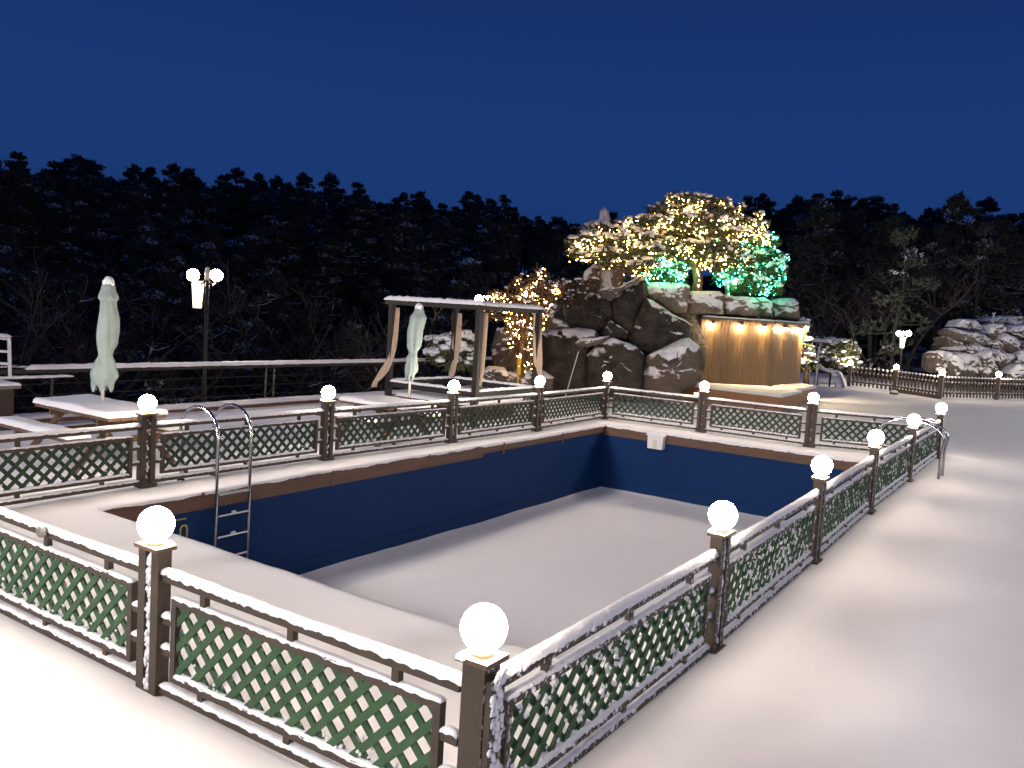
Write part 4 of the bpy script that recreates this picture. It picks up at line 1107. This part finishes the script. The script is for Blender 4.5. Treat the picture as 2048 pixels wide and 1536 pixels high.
padsC = [(1488, 472, 48, 12), (1520, 482, 30, 12), (1537, 516, 26, 12), (1492, 515, 40, 12), (1466, 540, 36, 12), (1512, 546, 40, 14), (1500, 576, 42, 10), (1528, 572, 28, 10), (1445, 556, 20, 9), (1475, 560, 34, 12), (1550, 540, 18, 10), (1540, 488, 20, 10), (1546, 580, 18, 9)]
t3, sC, cC = pad_tree('garden_pine', T3[0], T3, padsC, 27.4, 'smaller pine glowing green at the right end of the mound', 'pine tree', nt_=95, seed=11, snow_n=22, rt=.09)
string_lights(T3[0], bulbs_in(sC, cC, 330, 13, False) + [T3[0].lerp(T3[2], random.random()) - FWD * .12 for k in range(25)], 'green string lights in the smaller right-hand pine', M_BULBG, .016)
T4 = [P(1330, 575, 26.1), P(1330, 555, 26.1), P(1330, 535, 26.1)]
padsD = [(1330, 525, 24, 10), (1318, 540, 26, 12), (1344, 540, 26, 12), (1330, 556, 36, 12)]
t4, sD, cD = pad_tree('garden_shrub', T4[0], T4, padsD, 26.1, 'low rounded bush glowing green behind the square block', 'shrub', nt_=160, seed=17, dj=.2, snow_n=10)
string_lights(T4[0], bulbs_in(sD, cD, 280, 19, False), 'green string lights over the low rounded bush', M_BULBG, .016)
T5 = [P(1042, 752, 21.9), P(1046, 715, 21.9), P(1040, 680, 21.9), P(1052, 645, 21.9), P(1048, 610, 22.0), P(1060, 575, 22.0)]
padsE = [(1062, 566, 28, 14), (1040, 588, 40, 14), (1085, 592, 30, 12), (1012, 606, 30, 10), (1055, 612, 42, 12), (1018, 632, 40, 10), (1060, 642, 36, 12), (1090, 622, 18, 12), (1035, 662, 32, 12), (1048, 690, 22, 16), (1052, 722, 20, 14)]
t5, sE, cE = pad_tree('garden_tree', T5[0], T5, padsE, 22.0, 'twiggy tree dense with warm lights between the pergola and the boulders', 'tree', nt_=26, seed=21, dj=.35, snow_n=5, snow_r=(.03, .06), needle=M_TWIG, tuft=(.12, .24))
string_lights(T5[0], bulbs_in(sE, cE, 330, 23, False), 'dense warm string lights on the twiggy tree beside the pergola', M_BULB, .016)
T6 = [P(1150, 620, 24.6), P(1148, 600, 24.6), P(1150, 580, 24.6)]
pad_tree('garden_shrub', T6[0], T6, [(1118, 588, 38, 9), (1160, 575, 36, 9), (1185, 590, 18, 10), (1135, 600, 36, 8), (1100, 575, 24, 7)], 24.6, 'dark unlit creeping shrub on top of the left boulder', 'shrub', nt_=120, seed=27, dj=.3, snow_n=22, snow_r=(.025, .06), needle=M_TWIG)
# snow-laden shrubs
T7 = [P(915, 740, 21.5), P(915, 715, 21.5), P(915, 690, 21.5)]
pad_tree('snowy_shrub', T7[0], T7, [(925, 680, 24, 9), (900, 692, 32, 10), (940, 695, 26, 10), (885, 705, 24, 9), (918, 710, 40, 10), (950, 712, 20, 10), (905, 728, 40, 10)], 21.5, 'snow-laden evergreen shrub seen through the pergola', 'shrub', nt_=100, seed=31, dj=.4, snow_n=60, snow_r=(.06, .13))
T8 = [P(1676, 770, 38), P(1676, 745, 38), P(1678, 715, 38)]
pad_tree('snowy_shrub', T8[0], T8, [(1668, 690, 26, 8), (1690, 694, 22, 9), (1655, 700, 20, 8), (1680, 705, 30, 9), (1700, 712, 14, 10), (1704, 726, 12, 8), (1650, 715, 16, 8), (1662, 716, 18, 9), (1690, 722, 20, 9), (1672, 727, 18, 8)], 38, 'snow-capped rounded shrub beside the first picket lamp', 'shrub', nt_=60, seed=37, dj=.5, snow_n=34, snow_r=(.05, .13), tuft=(.14, .24))
T9 = [P(1612, 770, 28.7), P(1612, 740, 28.7), P(1610, 700, 28.7)]
pad_tree('snowy_shrub', T9[0], T9, [(1606, 655, 10, 14), (1610, 675, 12, 14), (1612, 695, 12, 14), (1610, 716, 14, 14), (1606, 736, 14, 12)], 28.7, 'tall snowy conifer shrub glaring white beside the right end of the wooden wall', 'shrub', nt_=150, seed=41, dj=.2, snow_n=70, snow_r=(.06, .12))
# green up-light at the foot of the right pine
q = P(1446, 596, 26.6)
t = thing('spotlight', q, 'small ground spotlight at the foot of the green pine', 'spotlight')
b = MB(); b.lathe((0, 0, 0), [(.05, 0), (.07, .10), (.06, .11)], 12); b.build('housing', M_DARK, t)
b = MB(); b.lathe((0, 0, .112), [(.055, 0), (.05, .006)], 12); b.build('lens', M_BULBG, t)
ld = bpy.data.lights.new('spotlight_beam', 'SPOT'); ld.energy = 260; ld.color = (.25, 1, .5); ld.spot_size = R(80); ld.spot_blend = .5; ld.shadow_soft_size = .05
lo = bpy.data.objects.new('spotlight_beam', ld); COL.objects.link(lo); lo.parent = t; lo.location = (0, 0, .15)
lo.rotation_euler = (P(1480, 520, 27.4) - q).to_track_quat('-Z', 'Y').to_euler()

# leaning rod, yellow board
t = thing('rod', P(1131, 797, 22.6), 'thin pale rod leaning against the boulders', 'rod')
b = MB(); b.tube([P(1128, 803, 22.4), P(1157, 703, 23.1)], .016, 6); build_in(b, 'shaft', M_ROPE, t)
b = MB(); q = P(1037, 750, 21.5); b.box((0, 0, .22), (.10, .03, .44)); b.box((0, 0, -.2), (.03, .02, .4))
t = tag(b.build('yellow_board', M_YEL), 'narrow yellow board standing at the foot of the string-lit tree', 'board'); t.location = q

# ------------------------------------------------------------------ picket fence with lamps
pk = [G(1697, 772), G(1788, 783), G(1879, 797), G(1992, 799)]
pk.append(pk[3] + (pk[3] - pk[2]) * 1.1)
pz = [1.0, 1.0, 1.0, 1.0, 1.0]
plab = ['lit picket-fence lamp post beside the snow-capped shrub', 'lit picket-fence lamp post with a snowy stone at its foot', 'lit picket-fence lamp post in front of the upright block stone', 'lit picket-fence lamp post below the middle of the rock pile', 'picket-fence lamp post beyond the right border']
for i, p in enumerate(pk):
    t = thing('picket_lamp_post', p, plab[i], 'lamp post', 'lamp posts of the picket fence')
    b = MB(); b.box((0, 0, .45), (.16, .16, .9)); b.box((0, 0, .91), (.2, .2, .03)); b.build('post', M_PICK, t)
    b = MB(); b.sphere((0, 0, 0), .105, 16, 10); o = b.build('globe', mat('picket globe', (1, .95, .85), .3, emit=(1.0, .80, .60), estr=210), t, smooth=True); o.location = (0, 0, 1.03)
    b = MB(); b.ridge((.09, -.04, .02), (.09, -.04, .03), .02, .9, rough=.05); b = MB(); b.box((.0825, -.02, .45), (.012, .07, .88)); b.build('snow', M_SNOW, t)
seg = ['first picket fence section right of the snow-capped shrub', 'second picket fence section with a low timber kerb at its foot', 'third picket fence section in front of the rock pile', 'last picket fence section at the right border']
for i in range(4):
    a, c = pk[i], pk[i + 1]; d = c - a; ln = d.length; d.normalize(); nn = V((d.y, -d.x, 0))
    if nn.dot(CAM - a) < 0: nn = -nn
    t = thing('picket_fence', a, seg[i], 'picket fence', 'picket fence sections')
    b = MB()
    for z in (.22, .62): b.bar(d * .1 + ZA * z - nn * .03, d * (ln - .1) + ZA * z - nn * .03, .04, .07)
    b.build('rails', M_PICK, t)
    n = round((ln - .3) / .19); b = MB(); s = MB(); npk = 0
    for k in range(n):
        q = d * (.2 + (ln - .4) * k / (n - 1))
        b = MB(); b.box(q + ZA * .41, (.085, .028, .72), (d, nn, ZA))
        b.lathe(q + ZA * .77, [(.02, 0), (.045, .035), (.03, .075), (.008, .09)], 8)
        pko = b.build('picket', M_PICK, t); s = MB()
        s.sphere(q + ZA * .85, .05, 7, 5, sq=(1, 1, .8), jit=.2); s.sphere(q + ZA * .66 + nn * .03, .035, 6, 4, sq=(1, .8, .7), jit=.2); s.sphere(q + ZA * .27 + nn * .03, .035, 6, 4, sq=(1, .8, .7), jit=.2); s.build('snow', M_SNOW, pko, smooth=True)
    if i == 1: b = MB(); b.bar(d * -.1 + nn * .1 + ZA * .06, d * (ln + .1) + nn * .1 + ZA * .06, .12, .14); b.build('kerb_board', M_PICK, t)
b = MB(); b.sphere((0, 0, .06), .17, 12, 8, sq=(1, .8, .7), jit=.08); t = tag(b.build('stone', M_ROCKS, smooth=True), 'small snow-topped stone on the snow below the second picket lamp', 'stone'); t.location = G(1787, 789)

# playground corner by the wooden wall
q = G(1630, 776)
t = thing('sign_post', q, 'snow-plastered post with a flat top board near the slide', 'sign post')
b = MB(); b.box((0, 0, .95), (.09, .09, 1.9)); b.build('post', M_PICK, t)
b = MB(); b.box((.1, 0, 1.86), (.7, .3, .06)); b.build('top_board', M_PICK, t)
b = MB(); b.slab([(-.25, -.16, 1.89), (.45, -.16, 1.89), (.45, .16, 1.89), (-.25, .16, 1.89)], .14, 14, 8); b.box((.02, -.048, .9), (.06, .012, 1.6)); b.build('snow', M_SNOW, t, smooth=False)
q = P(1632, 775, 36); q.z = 0
t = thing('slide', q, 'low playground slide buried in snow behind the wooden wall', 'slide')
b = MB(); path = [P(1634, 728, 36), P(1645, 738, 36), P(1658, 743, 36), P(1670, 742, 36), P(1676, 752, 35.8), P(1684, 773, 35.5)]
bk = V((sy_, cy_, 0)); 
for k, pp in enumerate(path):
    for (o_, zz) in ((-.30, .06), (-.28, -.05), (.28, -.05), (.30, .10)): b.v.append(tuple(pp + bk * o_ + ZA * zz))
for k in range(len(path) - 1):
    for j in range(3): a = k * 4 + j; b.f.append((a, a + 1, a + 5, a + 4)); b.m.append(0)
build_in(b, 'chute', M_WHITE, t, True)
b = MB(); 
for k in range(len(path) - 1): b.ridge(path[k] + ZA * -.03, path[k + 1] + ZA * -.03, .56, .12, .08, .3, seed=k)
build_in(b, 'snow', M_SNOW, t, True)
b = MB(); 
for k in (0, 2, 3): b.bar(path[k] - bk * .2, V((path[k].x, path[k].y, 0)) - bk * .2, .06, .06, up=(1, 0, 0))
build_in(b, 'support', M_DARK, t)
q = P(1606, 752, 34); q.z = 0
t = thing('garden_chair', q, 'small white garden chair in the gap beside the wooden wall', 'chair')
b = MB(); b.box((0, 0, .42), (.45, .45, .04)); b.build('seat', M_WHITE, t)
b = MB()
for k in range(4): b.bar((-.2 + k * .133, .21, .44), (-.2 + k * .133, .23, .88), .03, .02, up=(0, 1, 0))
b.bar((-.23, .23, .88), (.23, .23, .88), .03, .05); b.build('backrest', M_WHITE, t)
for sx in (-1, 1):
    b = MB(); b.bar((sx * .22, -.2, .62), (sx * .22, .2, .62), .04, .03); b.build('armrest', M_WHITE, t)
    for sy in (-1, 1): b = MB(); b.bar((sx * .2, sy * .2, .4), (sx * .21, sy * .21, 0), .035, .035, up=(0, 1, 0)); b.build('leg', M_WHITE, t)

# ------------------------------------------------------------------ left border: brick stand and white frame
q = G(14, 865)
t = thing('brick_stand', (q.x - .62, q.y - .1, 0), 'dark brick barbecue stand with a snowy slab at the left border', 'barbecue')
b = MB(); b.box((0, 0, .33), (.8, .6, .66)); b.build('brick_body', M_BRICK, t)
b = MB(); b.box((.02, 0, .685), (.95, .72, .05)); b.build('slab', M_GREY, t)
b = MB(); b.slab([(-.46, -.36, .71), (.5, -.36, .71), (.5, .36, .71), (-.46, .36, .71)], .05, 16, 12); b.build('snow', M_SNOW, t, smooth=True)
q = G(18, 760, .76)
d = 13.5
t = thing('steel_rack', P(-8, 752, d), 'pale slatted metal rack standing behind the railing at the left border', 'rack')
b = MB(); hr = V((cy_, -sy_, 0))
r0, r1 = P(18, 676, d), P(20, 757, d); l0, l1 = r0 - hr * .55, r1 - hr * .55
for a, c in ((r0, r1), (l0, l1)): b = MB(); b.bar(a, c, .04, .04, up=(1, 0, 0)); build_in(b, 'upright', M_WHITE, t)
b = MB()
for k in (.02, .34, .64): b = MB(); b.bar(r0.lerp(r1, k), l0.lerp(l1, k), .035, .04); build_in(b, 'slat', M_WHITE, t)
b = MB(); b.ridge(r0 + ZA * .02, l0 + ZA * .02, .16, .05, .04); build_in(b, 'snow', M_SNOW, t, True)
b = MB(); b.tube([V((0, 0, 0)), V((0, 0, .08))], .02, 8); o = b.build('knob', M_DARK, t); o.location = P(11, 675, d) - V(t.location)

# ------------------------------------------------------------------ forest
def far_pine(seed, H, dense=1.0, snowy=.35):
    rnd = random.Random(seed); tr = MB(); cr = MB()
    bend = V((rnd.uniform(-.5, .5), rnd.uniform(-.5, .5), 0))
    pt = lambda z: V((bend.x * (z / H) ** 2 + .12 * math.sin(z * .9 + seed), bend.y * (z / H) ** 2 + .12 * math.cos(z * .8 + seed), z))
    tr.tube([pt(H * k / 7) for k in range(8)], [.17 - .02 * k for k in range(8)], 6)
    z0 = H * rnd.uniform(.15, .3); nl = int(20 * dense + 5)
    for k in range(nl):
        f = k / (nl - 1); z = z0 + (H - z0) * f ** .9
        Rm = (H * .24) * (1 - f) ** .6 * (.6 + .4 * min(1, f * 5)) + .25
        an = k * 2.4 + rnd.uniform(-.5, .5); ln = Rm * rnd.uniform(.6, 1.1)
        a = pt(min(z, H)); e_ = a + V((math.cos(an) * ln, math.sin(an) * ln, rnd.uniform(-.2, .5)))
        tr.tube([a, (a + e_) / 2 - ZA * .1, e_], [.06, .04, .02], 4, cap=False)
        for c, r_ in ((e_, rnd.uniform(.55, .95) * (1.1 - .62 * f)), ((a + e_) / 2 + V((rnd.uniform(-.4, .4), rnd.uniform(-.4, .4), .15)), rnd.uniform(.5, .8) * (1.1 - .5 * f))):
            sp_ = rnd.random() < snowy * .8
            for q in range(int(24 * dense + 6)):
                th = rnd.uniform(0, 6.28); rr = math.sqrt(rnd.random())
                p = c + V((math.cos(th) * rr * r_, math.sin(th) * rr * r_, rnd.uniform(-.5, .7) * r_ * .9))
                up = p.z > c.z - .02 and sp_
                for w in range(4):
                    dr = V((rnd.gauss(0, 1), rnd.gauss(0, 1), rnd.gauss(.4, .7))).normalized(); sn = up and rnd.random() < .7; L_ = rnd.uniform(.13, .26) if sn else rnd.uniform(.22, .42)
                    sd = dr.orthogonal().normalized() * L_ * .28
                    cr.add([p - sd, p + sd, p + dr * L_], [(0, 1, 2)], 1 if sn else 0)
    return tr, cr
def far_bare(seed, H):
    rnd = random.Random(seed); tr = MB(); cr = MB()
    def grow(p, d, ln, r_, lev):
        pts = [p]; q = p; dd = d.copy()
        n = 4
        for k in range(n):
            dd = (dd + V((rnd.gauss(0, .16), rnd.gauss(0, .16), rnd.gauss(.05, .10)))).normalized(); q = q + dd * (ln / n); pts.append(q)
        (tr if lev == 0 else cr).tube(pts, [r_ * (1 - .55 * k / n) for k in range(n + 1)], 5 if lev < 2 else 3, cap=False)
        if lev >= 4: return
        for k in range(rnd.randint(3, 4) if lev < 3 else 4):
            i = rnd.randint(1 if lev else 2, n); ax = V((rnd.gauss(0, 1), rnd.gauss(0, 1), rnd.gauss(.25, .5))).normalized()
            grow(pts[i], (dd * .75 + ax * .75).normalized(), ln * rnd.uniform(.5, .72), max(.012, r_ * .48), lev + 1)
    grow(V((0, 0, 0)), V((rnd.uniform(-.1, .1), rnd.uniform(-.1, .1), 1)).normalized(), H * .42, .13, 0)
    return tr, cr
protos = []
def proto(kind, i, tr, cr):
    r = bpy.data.objects.new(kind, None); COL.objects.link(r)
    a = tr.build('trunk', M_BARK2 if kind == 'bare_tree' else M_BARK, r); b_ = cr.build('crown', [M_NEED2, M_FSNOW] if kind == 'pine_tree' else M_BARK2, r)
    return r
NP, NB = 5, 4
pines = [proto('pine_tree', i, *far_pine(100 + i, 10.0, 1.0, (.12, .35, .5, .65, .4)[i])) for i in range(NP)]
bares = [proto('bare_tree', i, *far_bare(200 + i, 9.0)) for i in range(NB)]
used = set()
def plant(protos_, i, x, y, z, h, base_h, label, cat, group, rz):
    r = protos_[i]
    if r.name in used: r = copy_tree(r)
    used.add(protos_[i].name)
    r.location = (x, y, z); s = h / base_h; r.scale = (s * random.uniform(.9, 1.15), s * random.uniform(.9, 1.15), s); r.rotation_euler = (0, 0, rz)
    tag(r, label, cat, group); return r
def at_az(u, d):
    q = P(u, 600, 100) - CAM; az = math.atan2(q.x, q.y)
    return CAM.x + d * math.sin(az), CAM.y + d * math.cos(az), az
rnd = random.Random(77)
# skyline pines
u = -60.0
while u < 2130:
    d = RID + rnd.uniform(-7, 6); x, y, az = at_az(u, d)
    if not (1215 < u < 1440):
        top = CAM.z + d * math.tan(math.atan(top_tan(az))) + rnd.uniform(-1.6, .9); z = hill_z(x, y); h = min(9.5, max(6.0, top - z + 1.0))
        plant(pines, rnd.randrange(NP), x, y, top - h, h, 10.0, 'dark pine standing on the skyline of the wooded ridge', 'pine tree', 'pines on the skyline of the ridge', rnd.uniform(0, 6.28))
    u += rnd.uniform(17, 30)
# slope pines
for row, (d0, n_) in enumerate(((78, 26), (64, 22), (52, 16))):
    for k in range(n_):
        u = -40 + 2130 * (k + rnd.uniform(.1, .9)) / n_
        if 1130 < u < 1600 and d0 < 70 or u > 1800 and d0 < 60: continue
        d = d0 + rnd.uniform(-5, 5); x, y, az = at_az(u, d); z = hill_z(x, y)
        h = rnd.uniform(7.5, 10.5)
        top = z + h; lim = CAM.z + d * top_tan(az) - 1.0
        if top > lim: h = max(4, lim - z)
        plant(pines, (0 if u > 1450 and rnd.random() < .75 else rnd.randrange(1, NP)), x, y, z - .2, h, 10.0, 'snow-dusted pine on the dark wooded slope below the skyline', 'pine tree', 'pines on the wooded slope', rnd.uniform(0, 6.28))
# nearer snow-blotched pines seen over the railing
for (u, d, h, lb) in ((330, 34, 7.2, 'snow-blotched pine just beyond the railing left of the tall street lamp'), (560, 30, 5.4, 'small snowy pine just above the railing between street lamp and pergola'), (690, 40, 8.5, 'snow-dusted pine beyond the railing left of the pergola'),
                      (450, 42, 9.5, 'tall snow-dusted pine beyond the railing behind the street lamp'), (1620, 58, 10.5, 'snow-dusted pine right of the green lit pine'), (1900, 64, 9.0, 'snow-dusted pine above the far rock pile')):
    x, y, az = at_az(u, d); z = hill_z(x, y)
    plant(pines, rnd.choice((2, 3)), x, y, z - .1, h, 10.0, lb, 'pine tree', None, rnd.uniform(0, 6.28))
# bare trees
bl_ = [(20, 30), (75, 34), (130, 28), (190, 36), (250, 31), (300, 40), (610, 34), (660, 38), (720, 30), (760, 36), (840, 40), (880, 34), (950, 42), (1000, 46), (1100, 40), (1640, 50), (1690, 54), (1740, 48), (1775, 52), (1830, 50), (1600, 56), (1870, 58), (170, 48), (520, 44)]
for u, d in bl_:
    x, y, az = at_az(u, d); z = hill_z(x, y)
    plant(bares, rnd.randrange(NB), x, y, z - .1, rnd.uniform(11.0, 14.5) if u < 1300 else rnd.uniform(8, 11), 9.0, 'leafless tree with snow-dusted branches beyond the edge of the terrace' if u < 1300 else 'leafless tree behind the picket fence with snow-dusted branches', 'bare tree', 'bare trees beyond the terrace' if u < 1300 else 'bare trees behind the picket fence', rnd.uniform(0, 6.28))
for u in (100, 165, 260, 975):   # thin bare crowns showing over the ridge
    d = RID + 5; x, y, az = at_az(u, d); top = CAM.z + d * top_tan(az) + 1.3; z = hill_z(x, y)
    plant(bares, rnd.randrange(NB), x, y, z, top - z, 9.0, 'leafless crown poking over the pines of the ridge', 'bare tree', 'bare crowns on the ridge', rnd.uniform(0, 6.28))
# the deep wood between them, one mass
fm = MB()
lowp = [far_pine(300 + i, 9.0, .42, (.2, .35, .5)[i]) for i in range(3)]
for k in range(400):
    u = rnd.uniform(-120, 2200); d = rnd.uniform(44, 93) if k % 2 else rnd.uniform(84, 101); x, y, az = at_az(u, d); z = hill_z(x, y)
    if 1150 < u < 1560 and d < 80 or u > 1800 and d < 58: continue
    h = rnd.uniform(5.5, 8.5); lim = CAM.z + d * top_tan(az) - 1.2
    if z + h > lim: h = max(3, lim - z)
    tr, cr = lowp[0 if u > 1450 else k % 3]; s = h / 9.0; ca, sa = math.cos(k * 1.7), math.sin(k * 1.7)
    tf = lambda q: (x + s * (q[0] * ca - q[1] * sa), y + s * (q[0] * sa + q[1] * ca), z + s * q[2])
    o_ = len(fm.v); fm.v += [tf(q) for q in cr.v]; fm.f += [tuple(i + o_ for i in f) for f in cr.f]; fm.m += cr.m
    o_ = len(fm.v); fm.v += [tf(q) for q in tr.v]; fm.f += [tuple(i + o_ for i in f) for f in tr.f]; fm.m += [0] * len(tr.f)
tag(fm.build('forest', [M_NEED2, M_FSNOW]), 'deep dark pine wood filling the slope between the single trees', 'forest', kind='stuff')
